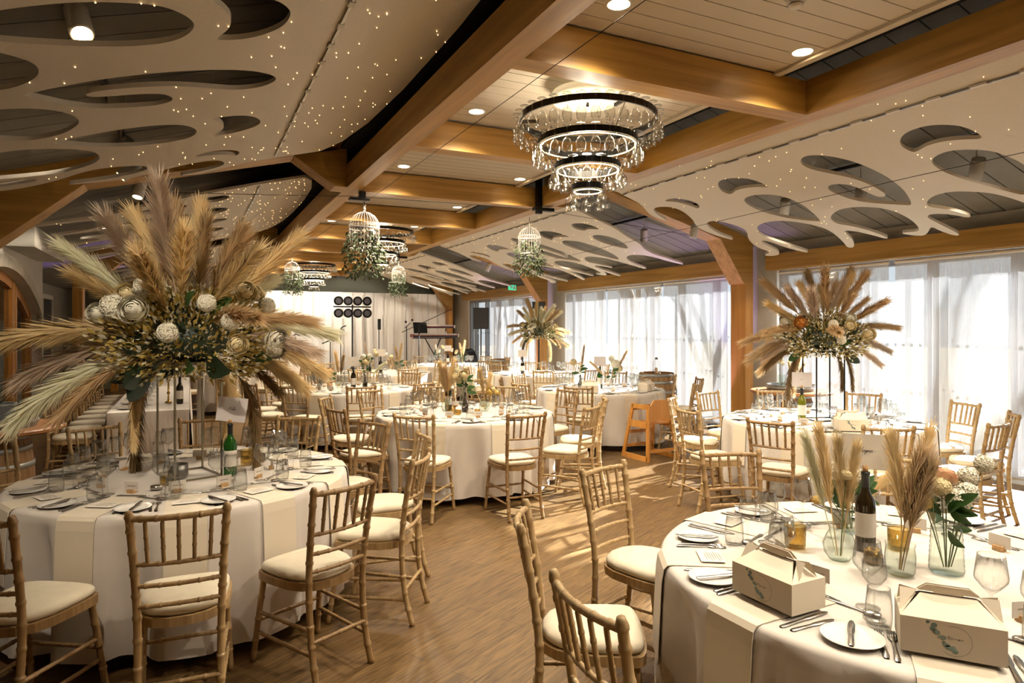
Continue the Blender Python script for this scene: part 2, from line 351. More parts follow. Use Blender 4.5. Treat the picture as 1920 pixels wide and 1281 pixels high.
for i, fy in enumerate(FY):
    f = empty('timber_frame', (0, fy, 0), kind='structure', label='oak portal frame with posts and rafters, %s from the camera' % ['behind', 'overhead', 'first in view', 'second in view', 'at the stage end'][i], cat='frame', group='oak portal frames')
    P = lambda n, poly, m: MB().prism(poly, -T, T, 'y').build(n, m, f)
    P('rafter', [(4.21, 3.69), (6.98, 2.95), (6.98, zr(6.98)), (4.21, zr(4.21))], 'oak_x')
    P('haunch', [(6.98, 2.95), (7.44, 2.31), (7.62, 2.31), (7.62, zr(7.62)), (6.98, zr(6.98))], 'oak_x')
    P('post', [(7.47, 0), (7.62, 0), (7.62, 2.31), (7.47, 2.31)], 'oak_z')
    P('knee_brace', [(4.21, 3.2), (4.34, 3.2), (4.77, 3.49), (4.69, 3.58), (4.21, 3.68)], 'oak_x')
    P('rafter', [(1.56, 3.63), (-.89, 3.0), (-.89, zl(-.89)), (1.56, zl(1.56))], 'oak_x')
    P('haunch', [(-.89, 3.0), (-1.62, 2.36), (-1.83, 2.36), (-1.83, zl(-1.83)), (-.89, zl(-.89))], 'oak_x')
    P('post', [(-1.83, 0), (-1.68, 0), (-1.68, 2.36), (-1.83, 2.36)], 'oak_z')
    P('knee_brace', [(1.56, 3.2), (1.43, 3.2), (1.0, 3.49), (1.08, 3.56), (1.56, 3.64)], 'oak_x')
    MB().box(1.73, 1.8, -.03, .03, 3.1, 3.2).box(1.62, 1.84, -.05, .05, 3.09, 3.12).build('hanger_bracket', 'black_metal', f)
    MB().box(3.96, 4.03, -.12, -.06, 3.1, 3.62).box(3.92, 4.2, -.13, -.05, 3.14, 3.18).build('hanger_bracket', 'black_metal', f)
for i, (a, b) in enumerate(WB):
    struct('trim_%d' % (3+i), MB().box(7.66, 7.86, a-.04, b+.04, 2.5, 2.73), 'oak', label='oak beam over the %s window bay' % ['rear', 'nearest', 'middle', 'farthest'][i], cat='beam')
    # windows: frame, mullions, panes, dotted film
    wn = empty('window_%d' % (i+1), kind='structure'); n = 6; st = (b-a)/n
    MB().box(7.9, 8.02, a, b, .06, .14).box(7.9, 8.02, a, b, 2.42, 2.5).build('window_frame', 'frame_grey', wn)
    mm = MB().box(7.9, 8.02, -.035, .035, .14, 2.42).mesh('mullion', 'frame_grey')
    pm = MB().box(7.955, 7.961, .035, st-.035, .14, 2.42).mesh('pane', 'pane')
    for k in range(n): link('mullion', mm, wn, loc=(0, a+st*(k+.5), 0))
    for yy in (a+.035, b-.035): link('jamb', mm, wn, loc=(0, yy, 0))
    for k in range(n-1): link('pane', pm, wn, loc=(0, a+st*(k+.5), 0))
    for yy in (a+.07, b-st*.5+.035): MB().box(7.955, 7.961, yy, yy+st*.5-.105, .14, 2.42).build('pane', 'pane', wn)
    mb = MB()
    for k in range(int((b-a)/.105)):
        yy = a+.06+k*.105
        for zz in (.92, 1.5):
            mb.add([(7.95, yy+.022*math.cos(g*math.pi/4), zz+.022*math.sin(g*math.pi/4)) for g in range(8)], [tuple(range(8))])
    mb.build('film_dots', 'frame_grey', wn, kind='stuff')
# roller blinds
def blind(y0, y1, lab, z0=.08):
    t = empty('roller_blind', (7.8, (y0+y1)/2, 2.46), label=lab, cat='blind', group='white roller blinds')
    L2 = (y1-y0)/2
    MB().grid([[(.0+.002*math.sin(j*2.1), -L2+2*L2*j/12, z0-2.46+(2.44-z0)*i/3) for j in range(13)] for i in range(4)]).build('fabric', 'blind', t, smooth=True)
    MB().box(-.008, .008, -L2, L2, z0-2.485, z0-2.46).build('hem_bar', 'fixture_white', t)
    MB().tube([(0, -L2, .0), (0, L2, .0)], .02, 10).build('roller_tube', 'fixture_white', t)
bn = ['in the near bay behind the window-side flower stand', 'in the near bay at the right edge of the picture', 'in the near bay out at the camera end']
g = .055
for k, (y0, y1) in enumerate([(5.27, 7.05), (3.5, 5.27), (1.75, 3.5)]): blind(y0+g*(k < 3), y1-g/2, 'translucent white roller blind '+bn[k])
for k, (y0, y1) in enumerate([(8.03, 9.69), (9.69, 11.5), (11.5, 13.22)]): blind(y0+g/2, y1-g/2, 'translucent white roller blind in the middle bay, %s' % ['behind the barrel with the lantern', 'central one', 'beside the far oak post'][k])
for k, (y0, y1) in enumerate([(14.36, 15.9), (15.9, 17.4)]): blind(y0, y1-g/2, 'translucent white roller blind in the far bay, %s' % ['nearer the oak post', 'next to the loudspeaker'][k])
for k in range(3): blind(-4.5+k*1.78+g/2, -4.5+(k+1)*1.78-g/2, 'white roller blind behind the camera, %s of three' % ['first', 'second', 'third'][k])
# outside: terrace, hedge, bare trees
struct('terrace', MB().box(8.05, 60, -30, 60, -.25, -.08), 'terrace')
def tree(x, y, h, seed, lab):
    rnd = random.Random(seed); t = empty('bare_tree', (x, y, -.08), label=lab, cat='tree', group='bare trees outside'); tr = MB(); br = MB()
    def grow(p, d, r, l, n, mbx):
        q = p+d*l; mid = (p+q)/2+Vector((rnd.uniform(-1, 1), rnd.uniform(-1, 1), 0))*l*.06
        mbx.tube([p, mid, q], [r, r*.85, r*.7], 5)
        if n == 0: return
        for _ in range(3 if n > 1 else 4):
            d2 = (d+Vector((rnd.uniform(-1, 1), rnd.uniform(-1, 1), rnd.uniform(-.3, .7)))*.75).normalized()
            grow(q, d2, r*.58, l*rnd.uniform(.6, .85), n-1, br)
    grow(Vector((0, 0, 0)), Vector((0, 0, 1)), h*.025, h*.34, 4, tr)
    tr.build('trunk', 'bark', t, smooth=True); br.build('branches', 'bark', t, smooth=True, kind='stuff')
tree(11.5, 3.6, 6.5, 3, 'bare tree outside the near window bay'); tree(12.0, 9.4, 7, 5, 'bare tree outside the middle window bay')
tree(10.6, 14.2, 6, 8, 'bare tree shadowing the far blinds'); tree(15, 6.4, 8, 12, 'larger bare tree farther out beyond the near bay'); tree(14.5, 18.5, 7.5, 21, 'bare tree outside beyond the loudspeaker window')

# ------------------------------------------------------------------ suspended cut-out ceiling panels
OUT = [(4.3, 6.42), (4.74, 6.5), (4.94, 6.54), (5.14, 6.69), (5.3, 6.77), (5.48, 6.75), (5.47, 6.71), (5.24, 6.64), (5.1, 6.52), (5.1, 6.38), (5.18, 6.25), (5.35, 6.25), (5.6, 6.37), (5.72, 6.47), (5.88, 6.56), (6.09, 6.57), (6.36, 6.5), (6.34, 6.45), (6.13, 6.47), (5.9, 6.41), (5.75, 6.31), (5.72, 6.17), (5.82, 6.07), (6.0, 6.02), (6.18, 6.05), (6.42, 6.28), (6.71, 6.41), (6.93, 6.37), (7.0, 6.56), (7.06, 6.54), (7.07, 6.36), (6.93, 6.25), (6.78, 6.23), (6.61, 6.21), (6.51, 6.15), (6.58, 6.08), (6.84, 6.06), (7.1, 5.96), (7.08, 5.9), (6.8, 5.95), (6.57, 6.0), (6.36, 6.01), (6.14, 5.88), (6.03, 5.69), (6.04, 5.46), (6.14, 5.32), (6.32, 5.2), (6.48, 5.16), (6.69, 5.2), (6.96, 5.3), (7.1, 5.37), (7.12, 5.29), (6.9, 5.14), (6.7, 5.07), (6.58, 5.03), (6.65, 4.93), (6.82, 4.85), (6.98, 4.8), (6.96, 4.75), (6.72, 4.78), (6.51, 4.85), (6.39, 4.96), (6.24, 4.92), (6.14, 4.84), (6.04, 4.66), (6.05, 4.49), (6.14, 4.33), (6.3, 4.24), (6.55, 4.24), (6.78, 4.3), (6.9, 4.38), (6.86, 4.54), (6.92, 4.55), (7.04, 4.42), (6.95, 4.31), (6.8, 4.19), (6.94, 4.19), (7.14, 4.15), (7.12, 4.08), (6.75, 4.09), (6.59, 4.09), (6.52, 4.05), (6.51, 3.99), (6.57, 3.87), (6.72, 3.79), (6.7, 3.74), (6.55, 3.78), (6.42, 3.85), (6.33, 3.93), (6.21, 3.87), (6.11, 3.74), (6.09, 3.58), (6.16, 3.45), (6.26, 3.34), (6.42, 3.27), (6.65, 3.22), (6.95, 3.14), (6.94, 3.08), (6.6, 3.06), (6.42, 2.95), (6.3, 2.75), (6.35, 2.5), (6.5, 2.37), (6.75, 2.32), (6.97, 2.22), (6.94, 2.17), (6.7, 2.18), (6.4, 2.24), (6.15, 2.15), (6.0, 2.0), (5.7, 1.92), (5.4, 1.76), (5.1, 1.7), (4.6, 1.6), (4.3, 1.58)]
HOLES = [
 [(5.0, 6.18), (4.98, 6.05), (5.04, 5.94), (5.17, 5.88), (5.3, 5.91), (5.37, 6.02), (5.26, 6.02), (5.11, 6.06), (5.03, 6.15)],
 [(4.97, 5.28), (4.89, 5.17), (4.9, 5.03), (4.97, 4.91), (5.08, 4.85), (5.26, 4.86), (5.25, 4.89), (5.2, 4.96), (5.16, 5.1), (5.16, 5.21), (5.22, 5.33), (5.2, 5.36), (5.11, 5.37)],
 [(5.41, 5.36), (5.35, 5.25), (5.35, 5.11), (5.43, 4.96), (5.59, 4.89), (5.81, 4.9), (6.04, 4.97), (6.25, 5.05), (6.24, 5.08), (6.17, 5.18), (6.01, 5.32), (5.79, 5.41), (5.58, 5.42)],
 [(4.97, 4.24), (4.89, 4.15), (4.89, 4.06), (4.97, 3.96), (5.1, 3.88), (5.3, 3.83), (5.56, 3.82), (5.85, 3.86), (6.09, 3.95), (6.23, 4.02), (6.22, 4.06), (6.16, 4.13), (6.06, 4.27), (5.92, 4.39), (5.71, 4.43), (5.59, 4.43), (5.51, 4.38), (5.49, 4.31), (5.54, 4.21), (5.66, 4.17), (5.83, 4.17), (5.95, 4.15), (5.94, 4.07), (5.78, 4.04), (5.57, 4.05), (5.41, 4.1), (5.25, 4.19), (5.11, 4.26)],
 [(5.05, 3.36), (4.96, 3.27), (4.93, 3.17), (4.93, 3.05), (5.01, 2.93), (5.11, 2.88), (5.25, 2.87), (5.3, 2.89), (5.3, 2.92), (5.25, 3.0), (5.21, 3.11), (5.21, 3.24), (5.27, 3.36), (5.26, 3.39), (5.15, 3.4)],
 [(5.48, 3.38), (5.4, 3.29), (5.37, 3.17), (5.42, 3.05), (5.52, 2.94), (5.68, 2.9), (5.84, 2.88), (6.1, 2.93), (6.3, 3.02), (6.41, 3.14), (6.39, 3.18), (6.26, 3.23), (6.05, 3.32), (5.82, 3.39), (5.63, 3.41)],
 [(5.02, 2.35), (4.95, 2.25), (4.97, 2.1), (5.06, 2.0), (5.2, 1.98), (5.3, 2.04), (5.24, 2.12), (5.2, 2.22), (5.24, 2.34), (5.13, 2.4)],
 [(5.5, 2.52), (5.42, 2.42), (5.44, 2.28), (5.56, 2.18), (5.74, 2.18), (5.95, 2.28), (6.08, 2.42), (6.0, 2.5), (5.8, 2.56), (5.62, 2.57)]]
def inside(p, poly):
    c = False; j = len(poly)-1
    for i in range(len(poly)):
        a, b = poly[i], poly[j]
        if (a[1] > p[1]) != (b[1] > p[1]) and p[0] < (b[0]-a[0])*(p[1]-a[1])/(b[1]-a[1])+a[0]: c = not c
        j = i
    return c
def panel_mesh(name, polys, zf, th=.03):
    cu = bpy.data.curves.new(name, 'CURVE'); cu.dimensions = '2D'; cu.fill_mode = 'BOTH'; cu.extrude = th/2
    for p in polys:
        sp = cu.splines.new('POLY'); sp.points.add(len(p)-1); sp.use_cyclic_u = True
        for i, q in enumerate(p): sp.points[i].co = (q[0], q[1], 0, 1)
    o = bpy.data.objects.new(name, cu); C.objects.link(o); bpy.context.view_layer.update()
    me = bpy.data.meshes.new_from_object(o.evaluated_get(bpy.context.evaluated_depsgraph_get()))
    bpy.data.objects.remove(o); bpy.data.curves.remove(cu)
    for v in me.vertices: v.co.z += zf(v.co.x)
    me.name = name; me.materials.clear(); me.materials.append(MATS['panel_white']); me.update(); return me
def zpr(x): return 3.25-.25*(x-4.61)
def zpl(x): return 3.17+.25*x
outR = smooth_poly(OUT); holR = [smooth_poly(p) for p in HOLES]
outL = smooth_poly([(1.52 if p[0] < 4.4 else 5.4-p[0], p[1]+.48) for p in OUT]); holL = [[(5.4-p[0], p[1]+.48) for p in h] for h in holR]
meR = panel_mesh('slab', [outR]+holR, zpr); meL = panel_mesh('slab', [outL]+holL, zpl)
def fairy(out, hol, zf, n, seed, bias=None):
    rnd = random.Random(seed); mb = MB(); k = 0
    xs = [p[0] for p in out]; ys = [p[1] for p in out]
    while k < n:
        p = (rnd.uniform(min(xs), max(xs)), rnd.uniform(min(ys), max(ys)))
        if bias and rnd.random() > bias(p[0]): continue
        if not inside(p, out) or any(inside(p, h) for h in hol): continue
        z = zf(p[0])-.021; r = .0042; mb.add([(p[0]+r, p[1], z), (p[0], p[1]+r, z), (p[0]-r, p[1], z), (p[0], p[1]-r, z), (p[0], p[1], z+r), (p[0], p[1], z-r)], [(0, 1, 4), (1, 2, 4), (2, 3, 4), (3, 0, 4), (1, 0, 5), (2, 1, 5), (3, 2, 5), (0, 3, 5)]); k += 1
    return mb.mesh('fairy_lights', 'fairy')
fR = fairy(outR, holR, zpr, 110, 1); fL = fairy(outL, holL, zpl, 200, 2, lambda x: 1 if x > .3 else .5)
rR = MB().box(4.605, 4.62, 1.7, 6.45, zpr(4.61)-.03, zpr(4.61)-.015); rL = MB().box(.75, .765, 2.2, 6.85, zpl(.76)-.032, zpl(.76)-.016)
clR = MB(); clL = MB()
for k in range(16):
    clR.box(4.59, 4.615, 1.9+k*.29, 2.0+k*.29, zpr(4.61)-.032, zpr(4.61)-.016); clL.box(.742, .774, 2.3+k*.28, 2.36+k*.28, zpl(.76)-.034, zpl(.76)-.016)
rR, rL, clR, clL = rR.mesh('seam_rail', 'steel_dull'), rL.mesh('seam_rail', 'steel'), clR.mesh('rail_clips', 'fixture_white'), clL.mesh('rail_clips', 'fixture_white')
nm = ['over the camera end', 'nearest', 'second', 'farthest']
for i, dy in enumerate((-6.25, 0, 5.95, 12.1)):
    t = empty('ceiling_panel', (0, dy, 0), label='white cut-out ceiling panel with fingers toward the windows, %s on the right' % nm[i], cat='ceiling panel', group='white cut-out ceiling panels')
    link('slab', meR, t); link('seam_rail', rR, t); link('rail_clips', clR, t); link('fairy_lights', fR, t, kind='stuff')
for i, dy in enumerate((-6.3, 0, 6.2, 12.4)):
    t = empty('ceiling_panel', (0, dy, 0), label='white cut-out ceiling panel dotted with fairy lights, %s on the left' % nm[i], cat='ceiling panel', group='white cut-out ceiling panels')
    link('slab', meL, t); link('seam_rail', rL, t); link('rail_clips', clL, t); link('fairy_lights', fL, t, kind='stuff')
# lighting tracks and spot heads above the panels
for x, zf, lab in ((-.52, zl, 'left'), (6.22, zr, 'right')):
    MB().box(x-.02, x+.02, -5.5, 19.5, zf(x)-.07, zf(x)-.035).build('lighting_track', 'black', label='black lighting track above the %s cut-out panels' % lab, cat='track')
def spot_head(loc, aim, lab, on=True, e=70):
    t = empty('track_spotlight', loc, label=lab, cat='spotlight', group='white track spotlights')
    d = Vector(aim).normalized(); Mx = (-d).to_track_quat('Z', 'Y').to_matrix().to_4x4()
    lb = MB().lathe([(.001, .1), (.052, .1), (.056, .09), (.056, -.085), (.05, -.095), (.046, -.09), (.046, -.07)], 20, Mx).build('lamp_body', 'fixture_white', t, smooth=True)
    MB().lathe([(.001, -.08), (.044, -.08)], 16, Mx).build('lens', 'bulb' if on else 'lens_grey', lb)
    z = (zl if loc[0] < 3 else zr)(loc[0])-.07-loc[2]
    MB().tube([(0, 0, z), (0, 0, .02)], .008, 6).build('arm', 'fixture_white', t)
    if on:
        l = lamp_light('spot_beam', t, d*.13, e, WARM, 'SPOT', .04, 60, .5); l.rotation_euler = (-d).to_track_quat('Z', 'Y').to_euler()
sp = [(-.5, 3.95, 3.19, .25, -.6, -1, 'pointing at the camera, largest at top left', 1), (-.44, 5.2, 3.19, 0, -.15, -1, 'second from the top left corner', 1), (-.5, 6.25, 3.12, -1, .5, -.8, 'turned away, above the long hole at left', 1), (-.5, 7.05, 3.1, -1, -.2, -.9, 'left of the first oak frame', 1), (-.47, 7.95, 3.1, -.2, -.3, -1, 'just beyond the first left oak frame', 1), (-.5, 9.6, 3.12, -.8, .5, -.6, 'over the long top table', 1), (-.5, 12.4, 3.1, -.1, -.9, -.8, 'glaring behind the tall pampas plumes', 1), (-.5, 15.4, 3.1, .3, .6, -.7, 'far left stretch of the track', 1), (-.5, 17.9, 3.1, .45, 1, -.5, 'at the left end by the curtain', 1), (-.5, 1.9, 3.19, .15, 1, -.72, 'added overhead out of view, aimed at the big pampas display', 1), (-.5, 2.6, 3.19, .5, 1, -1.2, 'added overhead out of view, aimed at the left-front table', 1)]  # last two heads: added unseen lamps that brighten the pampas and table
for x, y, z, a, b, c, l, on in sp: spot_head((x, y, z), (a, b, c), 'white track spotlight '+l, on, 46 if 'display' in l else 8 if 'aimed' in l else 12 if 5.9 < y < 7.3 or y > 17 else 38)
sp = [(6.25, 3.45, 3.05, .5, .5, -1, 'seen through the hole at the far right', 1), (6.2, 5.5, 3.05, .6, .7, -1, 'seen through the hole left of centre on the near right panel', 1), (6.22, 4.55, 3.02, 0, .1, -1, 'half hidden behind the curved tongue of the near right panel', 0), (6.25, 8.2, 3.06, .3, .4, -1, 'beyond the first right oak rafter', 0), (6.35, 7.2, 3.0, -.2, .1, -1, 'against the side of the right oak rafter', 0), (6.22, 10.5, 3.05, .3, .7, -1, 'over the second right panel', 1), (6.22, 14.0, 3.05, -.3, .3, -1, 'over the farthest right panel', 1), (6.22, 17.8, 3.05, -.5, 1, -.5, 'at the right end by the curtain', 1), (6.22, 17.2, 3.05, .1, 1, -.55, 'second from the curtain on the right', 1), (6.22, 1.7, 3.05, -.25, 1, -.62, 'added overhead out of view, aimed at the window table flowers', 1)]  # final head is an added, unseen fill lamp for the window flowers
for x, y, z, a, b, c, l, on in sp: spot_head((x, y, z), (a, b, c), 'white track spotlight '+l, on, 60 if 'aimed' in l else 24)
for x, lab in ((1.645, 'left'), (4.12, 'right')):
    t = empty('stage_spotlight', (x, 18.7, 3.08), label='black stage spotlight hung under the %s long beam near the curtain' % lab, cat='spotlight', group='black stage spotlights')
    d = Vector((.25 if x < 3 else .1, 1, -.55)).normalized(); Mx = (-d).to_track_quat('Z', 'Y').to_matrix().to_4x4()
    MB().lathe([(.001, .1), (.05, .1), (.055, -.09), (.048, -.09), (.046, -.06)], 18, Mx).build('lamp_body', 'black', t, smooth=True); MB().lathe([(.001, -.07), (.044, -.07)], 14, Mx).build('lens', 'bulb', t); MB().tube([(0, 0, .12), (0, 0, .02)], .008, 5).build('yoke', 'black', t)
    l = lamp_light('wash_beam', t, d*.13, 9 if x < 3 else 16, (1, .92, .8), 'SPOT', .04, 95, .8); l.rotation_euler = (-d).to_track_quat('Z', 'Y').to_euler()
# recessed downlights in the white ceiling
k = 0
for i in range(len(XB)-1):
    yy = (XB[i+1]-.42)
    for x in (2.15, 3.6):
        lab = 'round recessed downlight in the white ceiling, %s side, %s' % ('left' if x < 3 else 'right', 'cell %s from the camera' % ordn[min(8, max(0, i-3))] if i >= 3 else 'row %s over the camera end' % ('abc'[i]))
        t = empty('downlight', (x, yy, 3.452), label=lab, cat='downlight', group='recessed downlights')
        MB().lathe([(.062, -.001), (.075, -.004), (.078, 0)], 24).build('trim_ring', 'fixture_white', t, smooth=True)
        MB().lathe([(.001, -.002), (.062, -.002)], 24).build('lens', 'bulb', t)
        lamp_light('downlight_beam', t, (0, 0, -.02), 55, WARM, 'SPOT', .06, 130, .7)
t = empty('smoke_detector', (2.98, 2.57, 3.452), label='round white smoke detector on the boarded ceiling', cat='smoke detector')
MB().lathe([(.055, 0), (.055, -.02), (.04, -.03), (.04, -.045), (.02, -.055), (.001, -.055)], 20).build('housing', 'fixture_white', t, smooth=True)
MB().lathe([(.0405, -.034), (.0415, -.036), (.0405, -.038)], 20).build('vent_ring', 'black', t)
# tension cables
def cable(pts, lab, r=.0028): MB().tube(pts, r, 4).build('tension_cable', 'black_metal', label=lab, cat='cable')
cable([(1.85, -3, 3.14), (1.85, 7.5, 3.12), (1.85, 13.8, 3.12), (1.85, 20, 3.14)], 'thin dark cable running along under the left oak beam')
cable([(5.5, -2, 2.98), (5.5, 3.5, 2.93), (5.62, 6.5, 2.9), (5.9, 13.6, 2.82)], 'thin dark cable slung below the right cut-out panels')
cable([(-.12, 7.4, 3.0), (1.0, 7.45, 3.08), (1.7, 7.5, 3.14), (4.0, 7.42, 3.16), (6.4, 7.4, 2.98)], 'thin dark cable across the hall at the first oak frame')
cable([(-.12, 7.4, 3.0), (-.12, 7.4, 2.2)], 'thin dark cable hanging at left of the first frame', .002)
#@@ lamps: downlights and spots above, chandeliers below
# ------------------------------------------------------------------ chairs
def bamboo(path, r, rings, n=7, k=6):
    """tube with raised bamboo-style rings at given fractions"""
    P = catmull(path, k); L = [0]
    for i in range(1, len(P)): L.append(L[-1]+(P[i]-P[i-1]).length)
    tot = L[-1]; st = set([0, tot]); e = r*.45
    for t in L: st.add(t)
    for f in rings:
        c = f*tot
        for d in (-e*1.6, -e*.8, e*.8, e*1.6):
            if 0 < c+d < tot: st.add(c+d)
    ss = sorted(st); pts = []; rr = []
    for s in ss:
        i = max(j for j in range(len(L)) if L[j] <= s+1e-9); i = min(i, len(P)-2)
        t = (s-L[i])/max(1e-9, L[i+1]-L[i]); pts.append(P[i].lerp(P[i+1], t))
        rr.append(r*1.2 if any(abs(s-f*tot) <= e*.81 for f in rings) else r)
    return pts, rr
def xpost(s, z):   # rear post centre line
    P = [(0, .158, -.262), (.2, .154, -.215), (.44, .156, -.2), (.66, .164, -.222), (.915, .178, -.268)]
    for i in range(4):
        if P[i][0] <= z <= P[i+1][0]:
            t = (z-P[i][0])/(P[i+1][0]-P[i][0]); return Vector((s*(P[i][1]+t*(P[i+1][1]-P[i][1])), P[i][2]+t*(P[i+1][2]-P[i][2]), z))
def rail_path(z, bow): 
    a, b = xpost(-1, z), xpost(1, z); return [a, a.lerp(b, .25)+Vector((0, -bow*.75, 0)), a.lerp(b, .5)+Vector((0, -bow, 0)), a.lerp(b, .75)+Vector((0, -bow*.75, 0)), b]
def seat_outline(off=0, n=8):
    pts = [(-.165, -.2), (.165, -.2), (.2, .14), (.155, .2), (-.155, .2), (-.2, .14)]
    return smooth_poly([(x*(1+off/.2), y*(1+off/.2)) for x, y in pts], 2)
def cushion_mb():
    mb = MB(); o = seat_outline(-.006); n = len(o); rows = [(.93, .455), (1.0, .468), (1.0, .482), (.95, .496), (.8, .505), (.5, .51)]
    v = [(x*s, y*s, z) for s, z in rows for x, y in o]+[(0, 0, .511), (0, 0, .455)]; t = len(rows)*n
    f = [(i*n+k, i*n+(k+1) % n, (i+1)*n+(k+1) % n, (i+1)*n+k) for i in range(len(rows)-1) for k in range(n)]
    f += [((len(rows)-1)*n+k, (len(rows)-1)*n+(k+1) % n, t) for k in range(n)]+[((k+1) % n, k, t+1) for k in range(n)]
    return mb.add(v, f)
def seatframe_mb(): return MB().prism(seat_outline(.004), .418, .456)
def chair_parts():
    D = []
    rg = [.1, .2, .3, .42, .52, .62, .72, .82, .92]
    for s in (-1, 1):
        p, r = bamboo([xpost(s, z) for z in (0, .2, .44, .66, .915)], .0155, rg+[.985]); p.append(p[-1]+Vector((0, -.002, .012))); r.append(.012)
        D.append(('back_post', MB().tube(p, r, 8), True))
        p, r = bamboo([(s*.188, .215, 0), (s*.176, .178, .25), (s*.165, .15, .43)], .0145, [.25, .5, .75, .95]); D.append(('leg', MB().tube(p, r, 8), True))
    for nm, z, bow, rd in (('top_rail', .893, .03, .0125), ('back_rail', .7, .026, .0095), ('back_rail', .608, .022, .0095), ('back_rail', .522, .016, .0095)):
        p, r = bamboo(rail_path(z, bow), rd, [.12, .28, .5, .72, .88]); D.append((nm, MB().tube(p, r, 7), True))
    a, b = rail_path(.885, .03), rail_path(.705, .026); A, B = catmull(a, 6), catmull(b, 6)
    for k in range(5):
        i = int(round((k+1)*24/6)); p0, p1 = B[i], A[i]
        p, r = bamboo([p0, p0.lerp(p1, .5), p1], .0088, [.35, .62]); r[0] = .004; r[-1] = .005; D.append(('spindle', MB().tube(p, r, 6), True))
    D.append(('seat_frame', seatframe_mb(), False))
    def st(a, b, rd=.0095): p, r = bamboo([a, (Vector(a)+Vector(b))/2, b], rd, [.2, .5, .8]); return MB().tube(p, r, 6)
    for s in (-1, 1):
        D.append(('stretcher', st((s*.155, -.23, .14), (s*.18, .19, .15)), True)); D.append(('stretcher', st((s*.154, -.215, .25), (s*.176, .175, .25)), True))
    D.append(('stretcher', st((-.177, .18, .21), (.177, .18, .21)), True)); D.append(('stretcher', st((-.155, -.222, .2), (.155, -.222, .2)), True))
    return D
CP = chair_parts()
def chair_proto(mw):
    t = empty('banquet_chair')
    for n, mb, sm in CP: mb.build(n, mw, t, smooth=sm)
    cushion_mb().build('seat_pad', 'ivory', t, smooth=True); return t
near_a, near_b = chair_proto('lime'), chair_proto('lime_b')
far_mb = MB()
for n, mb, sm in CP: far_mb.add(mb.v, mb.f)
far_t = empty('banquet_chair'); far_mb.build('wood_frame', 'lime', far_t, smooth=True); link('seat_pad', bpy.data.objects['seat_pad'].data, far_t)
used = {}
def clock(ang):
    """clock position of a world angle as seen from the camera, six o'clock nearest"""
    v = math.degrees(math.atan2(605, 1240)); a = (90-(math.degrees(ang)+v)) % 360; hrs = ['twelve', 'half past twelve', 'one', 'half past one', 'two', 'half past two', 'three', 'half past three', 'four', 'half past four', 'five', 'half past five', 'six', 'half past six', 'seven', 'half past seven', 'eight', 'half past eight', 'nine', 'half past nine', 'ten', 'half past ten', 'eleven', 'half past eleven']
    h = hrs[int(round(a/15)) % 24]; return h if 'half' in h else h+" o'clock"
def put_chair(x, y, face, label, group, detail=True, b=False):
    """x, y seat centre; face = direction the sitter looks (radians)"""
    key = (detail, b); src = (near_b if b else near_a) if detail else far_t
    if key in used: o = copy_tree(src)
    else: o = src; used[key] = 1
    o.location = (x, y, 0); o.rotation_euler = (0, 0, face-math.pi/2); tag(o, label, 'chair', group); return o

# ------------------------------------------------------------------ tables and linen
RT, ZT = .915, .76
def cloth_mesh(seed, angs=(), nf=15):
    rnd = random.Random(seed); n = 180; mb = MB(); ph = [rnd.uniform(0, 6.28) for _ in range(4)]
    rows = [(0, 0, 0), (.5, 0, 0), (.85, 0, 0), (.895, 0, 0), (.912, .004, 0), (.922, .016, 0), (.927, .05, .14), (.928, .15, .4), (.929, .3, .66), (.93, .45, .84), (.931, .6, .95), (.932, .685, 1)]
    v = []; f = []
    for r, d, a in rows:
        for k in range(n):
            g = 2*math.pi*k/n; w_ = .6*math.sin(nf*g+ph[0]+.8*math.sin(2*g+ph[1]))+.3*math.sin((nf-4)*g+ph[2])+.15*math.sin(27*g+ph[3])
            gap = min([abs((g-R_(d_)+math.pi) % (2*math.pi)-math.pi) for d_ in angs]+[9]); mk = min(1, max(0, (gap-.115)/.09)); mk = mk*mk*(3-2*mk); w_ = w_*mk+.6*(1-mk)
            rr = r+a*(.085*w_-.033); v.append((rr*math.cos(g), rr*math.sin(g), .002-d+(a > .95)*.012*math.sin(5*g+ph[1])))
    v[0:n] = [(v[k][0], v[k][1], v[k][2]) for k in range(n)]
    for i in range(len(rows)-1):
        for k in range(n):
            k2 = (k+1) % n
            if i == 0: 
                if k < n: f.append((n+k, n+k2, 0))
            else: f.append((i*n+k, (i+1)*n+k, (i+1)*n+k2, i*n+k2))
    return mb.add(v, f)
def napkin_mesh():
    """folded napkin lying on the table at +x and hanging over the rim; local origin = table centre at table top"""
    w2 = .095; prof = [(.56, .0032), (.75, .0032), (.893, .0032), (.914, .0005), (.927, -.014), (.934, -.06), (.94, -.18), (.9455, -.3), (.9485, -.37)]
    mb = MB()
    for up in (0, 1):
        mb.grid([[(r+(up*.0025 if z < 0 else 0), y, z+(up*.0025 if z >= 0 else 0)) for y in (-w2, -w2*.4, w2*.4, w2)] for r, z in prof])
    for y in (-w2, w2):
        a = [(r, y, z) for r, z in prof]; b = [(r+(.0025 if z < 0 else 0), y, z+(.0025 if z >= 0 else 0)) for r, z in prof]; mb.grid([a, b])
    y = w2; r, z = prof[-1]; mb.add([(r, -y, z), (r, y, z), (r+.0025, y, z), (r+.0025, -y, z)], [(0, 1, 2, 3)])
    r, z = prof[0]; mb.add([(r, -y, z), (r, y, z), (r, y, z+.0025), (r, -y, z+.0025)], [(0, 1, 2, 3)]); return mb
NAP = napkin_mesh().mesh('napkin', 'napkin', False)
